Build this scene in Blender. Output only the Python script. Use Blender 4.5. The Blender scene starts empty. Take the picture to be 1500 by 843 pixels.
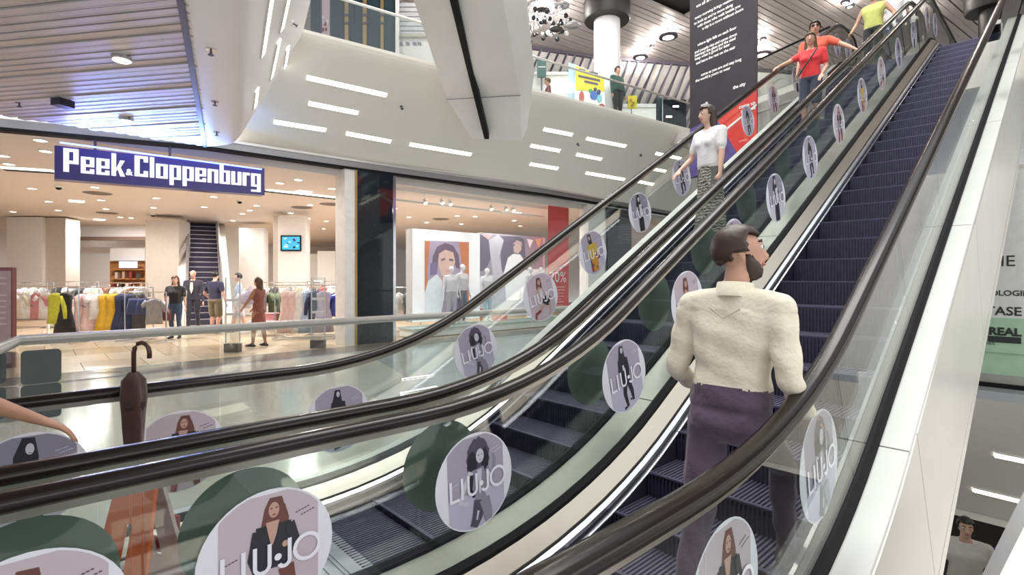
import bpy, bmesh, math, random
import numpy as np
from mathutils import Vector, Matrix, Euler
from mathutils.kdtree import KDTree

random.seed(7)
SC = bpy.context.scene
COL = SC.collection
PI = math.pi

# ------------------------------------------------------------------ camera
F, YAW, HORIZON, EYE = 764.38, math.radians(47.429), 407.5, 1.57
cam_data = bpy.data.cameras.new('camera')
cam_data.sensor_width = 36.0
cam_data.lens = F / 1500 * 36.0
cam_data.shift_y = -(421.5 - HORIZON) / 1500
cam_data.clip_start = 0.05
cam_data.clip_end = 200
cam = bpy.data.objects.new('camera', cam_data)
COL.objects.link(cam)
cam.location = (0, 0, EYE)
cam.rotation_euler = (PI / 2, 0, YAW)
SC.camera = cam

# ------------------------------------------------------------------ world, exposure
world = bpy.data.worlds.new('world')
SC.world = world
world.use_nodes = True
world.node_tree.nodes['Background'].inputs[0].default_value = (0.93, 0.96, 1.0, 1)
world.node_tree.nodes['Background'].inputs[1].default_value = 0.9
SC.view_settings.view_transform = 'Standard'
SC.view_settings.look = 'None'
SC.view_settings.exposure = 0.26
SC.view_settings.gamma = 1.0
SC.view_settings.use_curve_mapping = False
SC.cycles.transparent_max_bounces = 40
SC.cycles.max_bounces = 8
SC.cycles.sample_clamp_indirect = 6

def area(name, loc, size, energy, color=(1, 1, 1), rot=(0, 0, 0), size_y=None, parent=None, spread=PI):
    l = bpy.data.lights.new(name, 'AREA')
    l.energy = energy
    l.color = color
    l.size = size
    l.spread = spread
    if size_y:
        l.shape = 'RECTANGLE'
        l.size_y = size_y
    o = bpy.data.objects.new(name, l)
    o.location = loc
    o.rotation_euler = rot
    COL.objects.link(o)
    if parent:
        o.parent = parent
    return o

# added unseen fill lamps: one high over the atrium void, one across it
area('atrium_fill_lamp', (-4.5, 4.0, 15.0), 9.0, 2900, (1.0, 0.985, 0.96), size_y=16)
area('opposite_fill_lamp', (7.0, 5.0, 5.4), 5.0, 500, (1.0, 0.96, 0.9), size_y=12)

# ------------------------------------------------------------------ pixel -> point helpers (1500 x 843 frame)
FW = Vector((-math.sin(YAW), math.cos(YAW), 0))
RT = Vector((math.cos(YAW), math.sin(YAW), 0))
C0 = Vector((0, 0, EYE))
def ray(x, y):
    return FW + RT * ((x - 750) / F) + Vector((0, 0, -(y - HORIZON) / F))
def onX(x, y, X):
    d = ray(x, y); return C0 + d * (X / d.x)
def onY(x, y, Y):
    d = ray(x, y); return C0 + d * (Y / d.y)
def onZ(x, y, Z):
    d = ray(x, y); return C0 + d * ((Z - EYE) / d.z)
def onT(x, y, t):
    return C0 + ray(x, y) * t
def onP(x, y, p, n):
    d = ray(x, y); return C0 + d * ((p - C0).dot(n) / d.dot(n))

# ------------------------------------------------------------------ materials
MATS = {}
def mat(name, color, rough=0.5, metal=0.0, var=0.06, scale=8.0, bump=0.0, bscale=None, emit=None, estr=0.0, stretch=None, spec=None, sheen=0.0):
    if name in MATS:
        return MATS[name]
    m = bpy.data.materials.new(name)
    m.use_nodes = True
    nt = m.node_tree
    b = nt.nodes['Principled BSDF']
    b.inputs['Roughness'].default_value = rough
    b.inputs['Metallic'].default_value = metal
    if spec is not None:
        b.inputs['Specular IOR Level'].default_value = spec
    if sheen:
        b.inputs['Sheen Weight'].default_value = sheen
    tc = nt.nodes.new('ShaderNodeTexCoord')
    vec = tc.outputs['Object']
    if stretch:
        mp = nt.nodes.new('ShaderNodeMapping')
        mp.inputs['Scale'].default_value = stretch
        nt.links.new(vec, mp.inputs[0]); vec = mp.outputs[0]
    nz = nt.nodes.new('ShaderNodeTexNoise')
    nz.inputs['Scale'].default_value = scale
    nz.inputs['Detail'].default_value = 3
    nt.links.new(vec, nz.inputs['Vector'])
    rp = nt.nodes.new('ShaderNodeValToRGB')
    c = color
    rp.color_ramp.elements[0].position = 0.3
    rp.color_ramp.elements[1].position = 0.7
    rp.color_ramp.elements[0].color = (c[0] * (1 - var), c[1] * (1 - var), c[2] * (1 - var), 1)
    rp.color_ramp.elements[1].color = (min(1, c[0] * (1 + var)), min(1, c[1] * (1 + var)), min(1, c[2] * (1 + var)), 1)
    nt.links.new(nz.outputs['Fac'], rp.inputs[0])
    nt.links.new(rp.outputs[0], b.inputs['Base Color'])
    if bump:
        n2 = nt.nodes.new('ShaderNodeTexNoise')
        n2.inputs['Scale'].default_value = bscale or scale * 4
        nt.links.new(vec, n2.inputs['Vector'])
        bp = nt.nodes.new('ShaderNodeBump')
        bp.inputs['Strength'].default_value = bump
        bp.inputs['Distance'].default_value = 0.02
        nt.links.new(n2.outputs['Fac'], bp.inputs['Height'])
        nt.links.new(bp.outputs[0], b.inputs['Normal'])
    if emit:
        b.inputs['Emission Color'].default_value = (*emit, 1)
        b.inputs['Emission Strength'].default_value = estr
    MATS[name] = m
    return m

def glass_mat(name, tint, f0=0.045, rough=0.0):
    m = bpy.data.materials.new(name)
    m.use_nodes = True
    nt = m.node_tree
    for n in list(nt.nodes):
        if n.type != 'OUTPUT_MATERIAL':
            nt.nodes.remove(n)
    out = nt.nodes['Material Output']
    geo = nt.nodes.new('ShaderNodeNewGeometry')
    dot = nt.nodes.new('ShaderNodeVectorMath'); dot.operation = 'DOT_PRODUCT'
    nt.links.new(geo.outputs['Incoming'], dot.inputs[0]); nt.links.new(geo.outputs['Normal'], dot.inputs[1])
    def mth(op, a, b):
        n = nt.nodes.new('ShaderNodeMath'); n.operation = op
        for i, v in enumerate((a, b)):
            if v is None: continue
            if isinstance(v, (int, float)): n.inputs[i].default_value = v
            else: nt.links.new(v, n.inputs[i])
        return n.outputs[0]
    ab = mth('ABSOLUTE', dot.outputs['Value'], None)
    inv = mth('SUBTRACT', 1.0, ab)
    p5 = mth('POWER', inv, 5.0)
    fr = mth('ADD', mth('MULTIPLY', p5, 1 - f0), f0)
    tr = nt.nodes.new('ShaderNodeBsdfTransparent'); tr.inputs[0].default_value = (*tint, 1)
    gl = nt.nodes.new('ShaderNodeBsdfGlossy'); gl.inputs['Roughness'].default_value = rough
    mx = nt.nodes.new('ShaderNodeMixShader')
    nt.links.new(fr, mx.inputs[0]); nt.links.new(tr.outputs[0], mx.inputs[1]); nt.links.new(gl.outputs[0], mx.inputs[2])
    nt.links.new(mx.outputs[0], out.inputs[0])
    MATS[name] = m
    return m

GLASS = glass_mat('balustrade_glass', (0.965, 0.985, 0.975))
SHOPGLASS = glass_mat('shop_glass', (0.985, 0.99, 0.99), 0.03)
WHITE = mat('white_panel', (0.84, 0.83, 0.78), 0.35, var=0.02, scale=1.5)
WHITEDECK = mat('white_deck', (0.60, 0.60, 0.57), 0.3, var=0.03, scale=3)
GALLERY = mat('gallery_plaster', (0.86, 0.83, 0.74), 0.4, var=0.02, scale=0.8)
FASCIA = mat('fascia_plaster', (0.84, 0.81, 0.78), 0.4, var=0.02, scale=0.8)
LINTEL = mat('lintel_metal', (0.42, 0.41, 0.42), 0.35, 0.6, var=0.04)
BLACK = mat('black_gasket', (0.008, 0.008, 0.009), 0.65, spec=0.2)
DARKGAP = mat('dark_slot', (0.02, 0.02, 0.025), 0.7)  # dark lip along the ceiling light troughs
RUBBER = mat('handrail_rubber', (0.010, 0.007, 0.006), 0.20, var=0.1, spec=0.28)
RAILGUIDE = mat('handrail_guide', (0.32, 0.30, 0.27), 0.3, 0.9)
STEEL = mat('brushed_steel', (0.68, 0.63, 0.53), 0.28, 0.9, var=0.04, scale=2, stretch=(1, .3, .3))
CLAD = mat('satin_cladding', (0.66, 0.64, 0.58), 0.28, 0.55, var=0.04, scale=2.0)
BRIGHT = mat('bright_trim', (0.86, 0.87, 0.9), 0.18, 0.85, var=0.02)
SKIRT = mat('skirt_panel', (0.035, 0.033, 0.05), 0.35, 0.3)
STEP = mat('step_metal', (0.055, 0.052, 0.085), 0.45, 0.55, var=0.15, scale=20)
TREADLIT = mat('step_tread_lit', (0.13, 0.12, 0.18), 0.42, 0.5, var=0.15, scale=20)  # lighter than the risers: light caught by the treads put into the colour
STEPEDGE = mat('step_nosing', (0.10, 0.095, 0.15), 0.4, 0.5)
COMB = mat('comb_metal', (0.5, 0.5, 0.55), 0.35, 0.8)

# ------------------------------------------------------------------ mesh builder
class MB:
    def __init__(s):
        s.v = []; s.f = []; s.mi = []; s.mats = []
    def m(s, material):
        if material not in s.mats: s.mats.append(material)
        return s.mats.index(material)
    def add(s, verts, faces, material):
        o = len(s.v); k = s.m(material)
        s.v += [tuple(v) for v in verts]
        for f in faces:
            s.f.append(tuple(i + o for i in f)); s.mi.append(k)
        return s
    def box(s, c, d, material, rz=0.0, rot=None):
        R = rot or Matrix.Rotation(rz, 3, 'Z')
        vs = []
        for x in (-1, 1):
            for y in (-1, 1):
                for z in (-1, 1):
                    vs.append(Vector(c) + R @ Vector((x * d[0] / 2, y * d[1] / 2, z * d[2] / 2)))
        return s.add(vs, [(0, 1, 3, 2), (4, 6, 7, 5), (0, 4, 5, 1), (2, 3, 7, 6), (0, 2, 6, 4), (1, 5, 7, 3)], material)
    def prism(s, poly, ext, material):
        n = len(poly); e = Vector(ext)
        vs = [Vector(p) for p in poly] + [Vector(p) + e for p in poly]
        fs = [tuple(range(n))[::-1], tuple(range(n, 2 * n))] + [(i, (i + 1) % n, n + (i + 1) % n, n + i) for i in range(n)]
        return s.add(vs, fs, material)
    def loft(s, rings, material, cap=True, closed=True):
        n = len(rings[0]); vs = [p for r in rings for p in r]; fs = []
        for k in range(len(rings) - 1):
            for i in range(n if closed else n - 1):
                j = (i + 1) % n
                fs.append((k * n + i, k * n + j, (k + 1) * n + j, (k + 1) * n + i))
        if cap and closed:
            fs.append(tuple(range(n))[::-1]); fs.append(tuple((len(rings) - 1) * n + i for i in range(n)))
        return s.add(vs, fs, material)
    def tube(s, pts, r, material, n=8, cap=True):
        pts = [Vector(p) for p in pts]; rings = []
        for i, p in enumerate(pts):
            t = (pts[min(i + 1, len(pts) - 1)] - pts[max(i - 1, 0)]).normalized()
            a = Vector((0, 0, 1)) if abs(t.z) < 0.9 else Vector((1, 0, 0))
            u = t.cross(a).normalized(); w = t.cross(u)
            rr = r[i] if isinstance(r, (list, tuple)) else r
            rings.append([p + (u * math.cos(2 * PI * k / n) + w * math.sin(2 * PI * k / n)) * rr for k in range(n)])
        return s.loft(rings, material, cap)
    def lathe(s, prof, material, n=20, c=(0, 0, 0)):
        c = Vector(c)
        rings = [[c + Vector((r * math.cos(2 * PI * k / n), r * math.sin(2 * PI * k / n), z)) for k in range(n)] for r, z in prof]
        return s.loft(rings, material)
    def ball(s, c, r, material, n=8, m=6, sc=(1, 1, 1)):
        c = Vector(c); rings = []
        for j in range(m + 1):
            a = PI * j / m; rr = max(math.sin(a), 0.02)
            rings.append([c + Vector((rr * math.cos(2 * PI * k / n) * r * sc[0], rr * math.sin(2 * PI * k / n) * r * sc[1], -math.cos(a) * r * sc[2])) for k in range(n)])
        return s.loft(rings, material)
    def quad(s, a, b, c, d, material):
        return s.add([a, b, c, d], [(0, 1, 2, 3)], material)
    def build(s, name, parent=None, smooth=False, loc=None):
        me = bpy.data.meshes.new(name)
        off = Vector(loc) if loc is not None else Vector((0, 0, 0))
        me.from_pydata([tuple(Vector(v) - off) for v in s.v], [], s.f)
        for m_ in s.mats: me.materials.append(m_)
        me.polygons.foreach_set('material_index', s.mi)
        bm = bmesh.new(); bm.from_mesh(me)
        bmesh.ops.recalc_face_normals(bm, faces=bm.faces)
        bm.to_mesh(me); bm.free()
        if smooth:
            me.polygons.foreach_set('use_smooth', [True] * len(me.polygons))
        o = bpy.data.objects.new(name, me)
        COL.objects.link(o)
        if loc is not None: o.location = off
        if parent: attach(o, parent)
        return o

def world_loc(o):
    p = Matrix.Identity(4)
    chain = []
    while o: chain.append(o); o = o.parent
    for q in reversed(chain):
        p = p @ q.matrix_parent_inverse @ Matrix.LocRotScale(q.location, q.rotation_euler, q.scale)
    return p
def attach(o, parent):
    # geometry was written in world coordinates: keep it there
    o.parent = parent
    o.matrix_parent_inverse = world_loc(parent).inverted()
def tag(o, label=None, cat=None, group=None, kind=None):
    if label: o['label'] = label
    if cat: o['category'] = cat
    if group: o['group'] = group
    if kind: o['kind'] = kind
    return o
def empty(name, loc=(0, 0, 0), label=None, cat=None, group=None, rz=0.0):
    o = bpy.data.objects.new(name, None)
    o.empty_display_size = 0.1
    COL.objects.link(o)
    o.location = loc; o.rotation_euler = (0, 0, rz)
    return tag(o, label, cat, group)
def local(o, parent):
    # geometry written in the parent's own coordinates
    o.parent = parent
    return o
def instance(o, name=None, parent=None, loc=None):
    c = o.copy(); COL.objects.link(c)
    if parent: c.parent = parent
    if loc is not None: c.location = loc
    return c
def struct(o):
    o['kind'] = 'structure'; return o
def smooth_by_angle(o, ang=40):
    me = o.data
    bm = bmesh.new(); bm.from_mesh(me)
    for f in bm.faces: f.smooth = True
    for e in bm.edges:
        if len(e.link_faces) == 2 and e.calc_face_angle(0) > math.radians(ang): e.smooth = False
    bm.to_mesh(me); bm.free()

# text as mesh data in the XZ-plane: returns list of (verts, faces)
def text_mesh(body, size=1.0, extrude=0.0, align='LEFT', spacing=1.0, bold=0.0, shear=0.0):
    cu = bpy.data.curves.new('t', 'FONT')
    cu.body = body; cu.size = size; cu.extrude = extrude; cu.align_x = align
    cu.space_character = spacing; cu.offset = bold; cu.shear = shear
    cu.resolution_u = 3
    o = bpy.data.objects.new('t', cu)
    COL.objects.link(o)
    dg = bpy.context.evaluated_depsgraph_get()
    me = bpy.data.meshes.new_from_object(o.evaluated_get(dg))
    vs = [tuple(v.co) for v in me.vertices]; fs = [tuple(p.vertices) for p in me.polygons]
    bpy.data.objects.remove(o); bpy.data.curves.remove(cu); bpy.data.meshes.remove(me)
    return vs, fs
def put_text(mb, body, origin, ux, uz, size, material, **kw):
    # ux: reading direction, uz: up direction, text thickness goes along ux x uz
    vs, fs = text_mesh(body, size, **kw)
    ux = Vector(ux).normalized(); uz = Vector(uz).normalized(); un = ux.cross(uz)
    mb.add([Vector(origin) + ux * v[0] + uz * v[1] + un * v[2] for v in vs], fs, material)

# ------------------------------------------------------------------ escalator geometry
INC = math.radians(29.674); TI = math.tan(INC)
HR = 0.954; YK = 2.039; ZTOP = 6.98; RL = 3.0; RU = 1.5
Z2 = ZTOP - HR                      # upper floor
YA = YK - RL * math.tan(INC / 2)    # flat ends
YU = YK + (ZTOP - HR) / TI          # upper kink
YB = YU + RU * math.tan(INC / 2)    # upper flat starts
def path(y0, y1, step_arc=6, extra=()):
    """sample points (y, z, ny, nz) of the handrail line between y0 and y1"""
    P = []
    def put(y, z, a): P.append((y, z, -math.sin(a), math.cos(a)))
    put(y0, HR, 0)
    n = 10
    for k in range(n + 1):
        a = INC * k / n
        put(YA + RL * math.sin(a), HR + RL * (1 - math.cos(a)), a)
    for k in range(n + 1):
        a = INC * (1 - k / n)
        put(YB - RU * math.sin(a), ZTOP - RU * (1 - math.cos(a)), a)
    put(y1, ZTOP, 0)
    return P
def path_at(y):
    """point of the handrail line over station y"""
    if y <= YA: return (y, HR, 0.0, 1.0)
    if y <= YA + RL * math.sin(INC):
        a = math.asin((y - YA) / RL); return (y, HR + RL * (1 - math.cos(a)), -math.sin(a), math.cos(a))
    if y < YB - RU * math.sin(INC): return (y, HR + (y - YK) * TI, -math.sin(INC), math.cos(INC))
    if y < YB:
        a = math.asin((YB - y) / RU); return (y, ZTOP - RU * (1 - math.cos(a)), -math.sin(a), math.cos(a))
    return (y, ZTOP, 0.0, 1.0)
def sub_path(a, b):
    ys = [a] + [p[0] for p in path(-5, 30) if a + 1e-3 < p[0] < b - 1e-3] + [b]
    return [path_at(y) for y in ys]
def sweep(mb, P, section, material, closed=True):
    """section: list of (x, d) with d measured down from the handrail line along its normal"""
    rings = [[(x, y - ny * d, z - nz * d) for x, d in section] for (y, z, ny, nz) in P]
    mb.loft(rings, material, cap=closed, closed=closed)
    return mb
RS = RL + HR
def zstep(y):
    if y <= YA: return 0.0
    if y <= YA + RS * math.sin(INC): return RS * (1 - math.cos(math.asin((y - YA) / RS)))
    ru = RU - HR
    if y < YB - ru * math.sin(INC): 
        return RS * (1 - math.cos(INC)) + (y - YA - RS * math.sin(INC)) * TI
    if y < YB: return Z2 - ru * (1 - math.cos(math.asin((YB - y) / ru)))
    return Z2

# ================================================================== the two escalators
X1, X2, X3, X4 = -3.466, -2.226, -1.96, -0.72
JOINTS = [-0.89, 0.25, 1.39, 2.535] + [2.535 + 1.14 * k for k in range(1, 13)]

PAPER = mat('sticker_white', (0.80, 0.79, 0.84), 0.45, var=0.02)
STBACK = mat('sticker_back_green', (0.155, 0.20, 0.165), 0.6, var=0.06)
P_UP = mat('print_mauve', (0.40, 0.36, 0.44), 0.5, var=0.03)
P_LO = mat('print_lilac', (0.52, 0.50, 0.62), 0.5, var=0.03)
P_PINK = mat('print_rosy_grey', (0.55, 0.47, 0.51), 0.5, var=0.03)
P_BLK = mat('print_black', (0.02, 0.02, 0.03), 0.5)
P_DK = mat('print_dark_grey', (0.09, 0.08, 0.11), 0.5)
P_MID = mat('print_mid_grey', (0.27, 0.26, 0.32), 0.5)
P_LT = mat('print_light_grey', (0.62, 0.60, 0.66), 0.5)
P_SKIN = mat('print_skin', (0.55, 0.34, 0.27), 0.5)
P_HAIR = mat('print_auburn', (0.16, 0.06, 0.05), 0.5)
P_YEL = mat('print_mustard', (0.58, 0.40, 0.06), 0.5)
P_ORG = mat('print_ochre', (0.55, 0.28, 0.03), 0.5)
P_RED = mat('print_dark_red', (0.30, 0.05, 0.06), 0.5)
P_LET = mat('print_lettering', (0.86, 0.85, 0.90), 0.4, var=0.01)

def ell(cx, cy, rx, ry, n=14, a0=0):
    return [(cx + rx * math.cos(2 * PI * k / n + a0), cy + ry * math.sin(2 * PI * k / n + a0)) for k in range(n)]
def limb(*pts):
    """(u, v, halfwidth) chain -> outline"""
    L, R = [], []
    for i, (u, v, w) in enumerate(pts):
        a = pts[max(i - 1, 0)]; b = pts[min(i + 1, len(pts) - 1)]
        dx, dy = b[0] - a[0], b[1] - a[1]; l = math.hypot(dx, dy) or 1
        L.append((u - dy / l * w, v + dx / l * w)); R.append((u + dy / l * w, v - dx / l * w))
    return L + R[::-1]
def wavy(cx, cy, rx, ry, n=26, amp=0.12):
    return [(cx + rx * math.cos(2 * PI * k / n) * (1 + amp * (k % 2) - amp / 2), cy + ry * math.sin(2 * PI * k / n) * (1 + amp * ((k + 1) % 2) - amp / 2)) for k in range(n)]

FIG = {
 'curly': (P_UP, P_LO, [(P_DK, wavy(.08, .47, .30, .42)), (P_BLK, wavy(-.08, .33, .13, .3, 18)), (P_BLK, wavy(.25, .36, .1, .28, 18)),
    (P_MID, limb((.05, .25, .16), (.08, 0, .2), (.1, -.3, .13), (.12, -.5, .17))), (P_LT, limb((.1, .22, .06), (.1, -.05, .04), (.1, -.28, .02))),
    (P_LT, limb((-.12, .22, .07), (-.33, -.1, .055), (-.42, -.33, .05), (-.2, -.42, .04))), (P_BLK, limb((-.1, .15, .05), (-.16, -.15, .06), (-.05, -.32, .03))),
    (P_MID, limb((.28, .2, .06), (.45, .02, .05), (.52, .3, .04), (.47, .46, .04))), (P_LT, limb((.28, .14, .04), (.42, -.03, .03))),
    (P_LT, ell(.12, .5, .105, .15)), (P_DK, ell(.08, .52, .02, .012, 8)), (P_DK, ell(.17, .52, .02, .012, 8)), (P_MID, ell(.125, .42, .03, .012, 8)),
    (P_DK, limb((.1, -.42, .17), (.0, -.75, .13), (-.1, -.93, .1))), (P_MID, limb((.2, -.42, .13), (.28, -.7, .12), (.3, -.9, .09))), (P_LT, limb((.03, -.62, .03), (-.02, -.8, .02)))]),
 'suit': (P_UP, P_LO, [(P_BLK, limb((-.02, .86, .08), (-.04, .55, .14), (-.08, .25, .17))), (P_BLK, limb((-.05, .5, .17), (0, .1, .16), (0, -.15, .14))),
    (P_LT, ell(-.01, .73, .05, .085)), (P_DK, ell(-.01, .7, .02, .008, 8)), (P_LT, limb((-.03, .32, .03), (-.02, .2, .05), (.05, .17, .03))),
    (P_BLK, limb((-.17, .5, .06), (-.2, .2, .06), (-.1, .1, .05))), (P_BLK, limb((.13, .5, .06), (.17, .2, .06), (.15, -.05, .05))),
    (P_BLK, limb((-.03, -.1, .1), (-.1, -.5, .075), (-.03, -.85, .05), (-.2, -.88, .04))), (P_BLK, limb((.08, -.1, .1), (.22, -.5, .07), (.24, -.76, .05), (.1, -.7, .03)))]),
 'seated': (P_PINK, P_PINK, [(P_HAIR, limb((0, .8, .1), (-.02, .5, .17), (-.04, .2, .14))), (P_SKIN, limb((-.2, .2, .06), (-.05, .36, .09), (.14, .2, .06), (.2, -.05, .05))),
    (P_SKIN, limb((.0, .34, .12), (.03, .1, .13), (.1, -.1, .12))), (P_LT, limb((.02, .3, .08), (.04, .1, .1), (.1, -.12, .1))),
    (P_SKIN, ell(0, .6, .075, .11)), (P_HAIR, ell(-.03, .62, .012, .012, 6)), (P_RED, ell(.01, .53, .03, .012, 8)),
    (P_BLK, limb((.02, -.16, .1), (.28, -.2, .22), (.45, -.3, .18))), (P_SKIN, limb((.1, -.35, .08), (-.25, -.55, .07), (-.48, -.7, .05), (-.45, -.86, .04))), (P_RED, limb((-.15, -.55, .06), (-.45, -.62, .06), (-.5, -.82, .05))),
    (P_SKIN, limb((.42, -.35, .07), (.42, -.7, .05), (.3, -.82, .03)))]),
 'yellow': (P_UP, P_LO, [(P_BLK, limb((-.12, .86, .1), (-.1, .55, .13), (-.05, .3, .1))), (P_SKIN, ell(-.12, .68, .07, .11)), (P_HAIR, ell(-.12, .6, .03, .01, 8)),
    (P_YEL, limb((-.02, .42, .24), (.02, .1, .24), (.0, -.2, .2))), (P_YEL, limb((-.25, .38, .08), (-.3, .05, .07), (-.2, -.25, .06))), (P_YEL, limb((.2, .38, .08), (.3, .1, .07), (.2, -.12, .06))), (P_SKIN, ell(.16, -.16, .06, .05)),
    (P_RED, limb((.15, -.1, .1), (.35, -.2, .14), (.4, -.32, .08))), (P_ORG, limb((.02, -.2, .22), (.02, -.5, .26), (.05, -.85, .2))), (P_DK, ell(-.1, -.55, .05, .07)), (P_DK, ell(.14, -.68, .05, .06)), (P_RED, limb((-.22, -.3, .04), (-.18, -.85, .07)))]),
 'jacket': (P_PINK, P_PINK, [(P_HAIR, limb((.1, .86, .09), (.09, .68, .16), (.0, .4, .13), (-.08, .32, .06))), (P_HAIR, limb((.14, .7, .1), (.2, .48, .1), (.24, .34, .05))), (P_BLK, limb((.07, .45, .26), (.06, .1, .24), (.04, -.22, .27))),
    (P_SKIN, limb((.05, .5, .1), (.05, .3, .06), (.04, .14, .015))), (P_SKIN, ell(.07, .67, .08, .12)), (P_HAIR, ell(.035, .7, .02, .012, 6)), (P_HAIR, ell(.11, .7, .02, .012, 6)), (P_RED, ell(.07, .6, .03, .012, 8)),
    (P_BLK, limb((-.16, .4, .08), (-.24, .0, .07), (-.13, -.38, .05), (-.12, -.45, .03))), (P_BLK, limb((.3, .4, .08), (.4, .1, .07), (.3, -.02, .06))), (P_SKIN, ell(.24, .1, .05, .05)),
    (P_RED, limb((-.06, -.4, .1), (-.12, -.7, .08), (-.16, -.95, .06))), (P_HAIR, limb((.25, -.25, .12), (.32, -.6, .09), (.36, -.9, .07)))]),
 'longhair': (P_MID, P_LT, [(P_BLK, limb((-.02, .9, .1), (-.06, .5, .2), (-.06, .1, .18))), (P_LT, ell(0, .66, .07, .12)), (P_DK, ell(0, .58, .025, .01, 8)), (P_LT, limb((.08, .4, .12), (.12, .1, .14), (.1, -.2, .12))),
    (P_LT, limb((-.2, .3, .06), (-.25, 0, .05), (-.1, -.2, .04))), (P_BLK, limb((.02, -.22, .2), (.0, -.6, .22), (.0, -.93, .2))), (P_DK, limb((.2, .3, .06), (.34, .0, .05), (.3, -.15, .04)))]),
}
def clip_circle(poly, r=0.965):
    return [((u, v) if math.hypot(u, v) <= r else (u * r / math.hypot(u, v), v * r / math.hypot(u, v))) for u, v in poly]
SR = 0.232
def flat(mb, poly, off, material, sr=SR):
    mb.add([(off, u * sr, v * sr) for u, v in poly], [tuple(range(len(poly)))], material)
def make_print(kind):
    up, lo, polys = FIG[kind]
    mb = MB()
    def rect(v0, v1):
        P = []
        for u in (-.70, -.35, 0, .38, .76): P.append((u, v0))
        for u in (.76, .38, 0, -.35, -.70): P.append((u, v1))
        # follow the disc edge
        n = 24; out = []
        for k in range(n + 1):
            v = v0 + (v1 - v0) * k / n; c = math.sqrt(max(0, .97 ** 2 - v * v)); out.append((min(.76, c), v))
        for k in range(n, -1, -1):
            v = v0 + (v1 - v0) * k / n; c = math.sqrt(max(0, .97 ** 2 - v * v)); out.append((max(-.70, -c), v))
        return out
    flat(mb, rect(-.965, -.22), .0006, lo)
    flat(mb, rect(-.22, .93), .0006, up)
    for i, (m_, p) in enumerate(polys):
        flat(mb, clip_circle(p), .0012 + .00025 * i, m_)
    # two short lines of small print
    for u, v in ((.5, .52), (.58, .46), (-.56, .02)):
        for k in range(5):
            flat(mb, [(u + .045 * k - .1, v + .012 * k), (u + .045 * k - .065, v + .012 * k + .004), (u + .045 * k - .065, v + .012 * k + .022), (u + .045 * k - .1, v + .012 * k + .02)], .0013, P_DK if up is P_PINK else P_LT)
    o = mb.build('print'); return o
def make_lettering():
    mb = MB(); h = .44; w = .058; b = -.27
    def bar(pts): flat(mb, pts, .0062, P_LET)
    def rect(u0, v0, u1, v1): bar([(u0, v0), (u1, v0), (u1, v1), (u0, v1)])
    rect(-.68, b, -.62, b + h); rect(-.62, b, -.44, b + w)
    rect(-.40, b, -.34, b + h)
    def arc(cx, cy, r0, r1, a0, a1, n, sx=1.0):
        for k in range(n):
            t0 = a0 + (a1 - a0) * k / n; t1 = a0 + (a1 - a0) * (k + 1) / n
            bar([(cx + sx * r0 * math.cos(t0), cy + r0 * math.sin(t0)), (cx + sx * r1 * math.cos(t0), cy + r1 * math.sin(t0)), (cx + sx * r1 * math.cos(t1), cy + r1 * math.sin(t1)), (cx + sx * r0 * math.cos(t1), cy + r0 * math.sin(t1))])
    ru = .135
    rect(-.24, b + ru, -.18, b + h); rect(-.03, b + ru, .03, b + h); arc(-.105, b + ru, ru - w, ru, PI, 2 * PI, 10)
    flat(mb, ell(.125, b + .2, .055, .055, 12), .0062, P_LET)
    rect(.27, b + .11, .33, b + h); arc(.22, b + .11, .05, .11, PI * 1.1, 2 * PI, 8)
    arc(.575, b + .22, .165, .225, 0, 2 * PI, 26)
    return mb.build('lettering')
DISC = MB()
rings = [[(x, SR * math.cos(2 * PI * k / 40), SR * math.sin(2 * PI * k / 40)) for k in range(40)] for x in (-.0004, .0)]
DISC.add(rings[0], [tuple(range(40))[::-1]], STBACK); DISC.add(rings[1], [tuple(range(40))], PAPER)
DISC.loft(rings, PAPER, cap=False)
DISC0 = DISC.build('sticker'); PRINTS = {k: make_print(k) for k in FIG}; LETTER0 = make_lettering()
PROTO = [DISC0, LETTER0] + list(PRINTS.values())
ST_Y = [-.01, .62, 1.525, 2.6, 3.37, 4.15, 5.02, 5.95, 6.93, 7.93, 8.92, 9.97, 11.1, 12.3, 13.25]
ST_N = {'longhair': 'round white sticker of a dark-haired woman with large lettering', 'jacket': 'round sticker of an auburn-haired woman in a black jacket',
        'curly': 'round grey sticker of a curly-haired woman in jeans', 'suit': 'round mauve sticker of a woman in a black trouser suit',
        'seated': 'round pink-grey sticker of a seated woman in a black skirt', 'yellow': 'round sticker of a woman in a mustard outfit'}
def sticker(x, y, sgn, kind, parent, d=.37):
    p = path_at(y); a = math.atan2(-p[2], p[3])
    c = instance(DISC0, parent=parent)
    c.location = (x, y - p[2] * d, p[1] - p[3] * d)
    e = Matrix.Rotation(0 if sgn > 0 else PI, 3, 'Z') @ Matrix.Rotation(a * .5 * sgn, 3, 'X')
    c.rotation_euler = e.to_euler()
    c['label'] = ST_N[kind] if sgn > 0 else 'grey-green back of a round sticker'
    q = instance(PRINTS[kind], parent=c)
    l = instance(LETTER0, parent=c)
    return c

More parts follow.
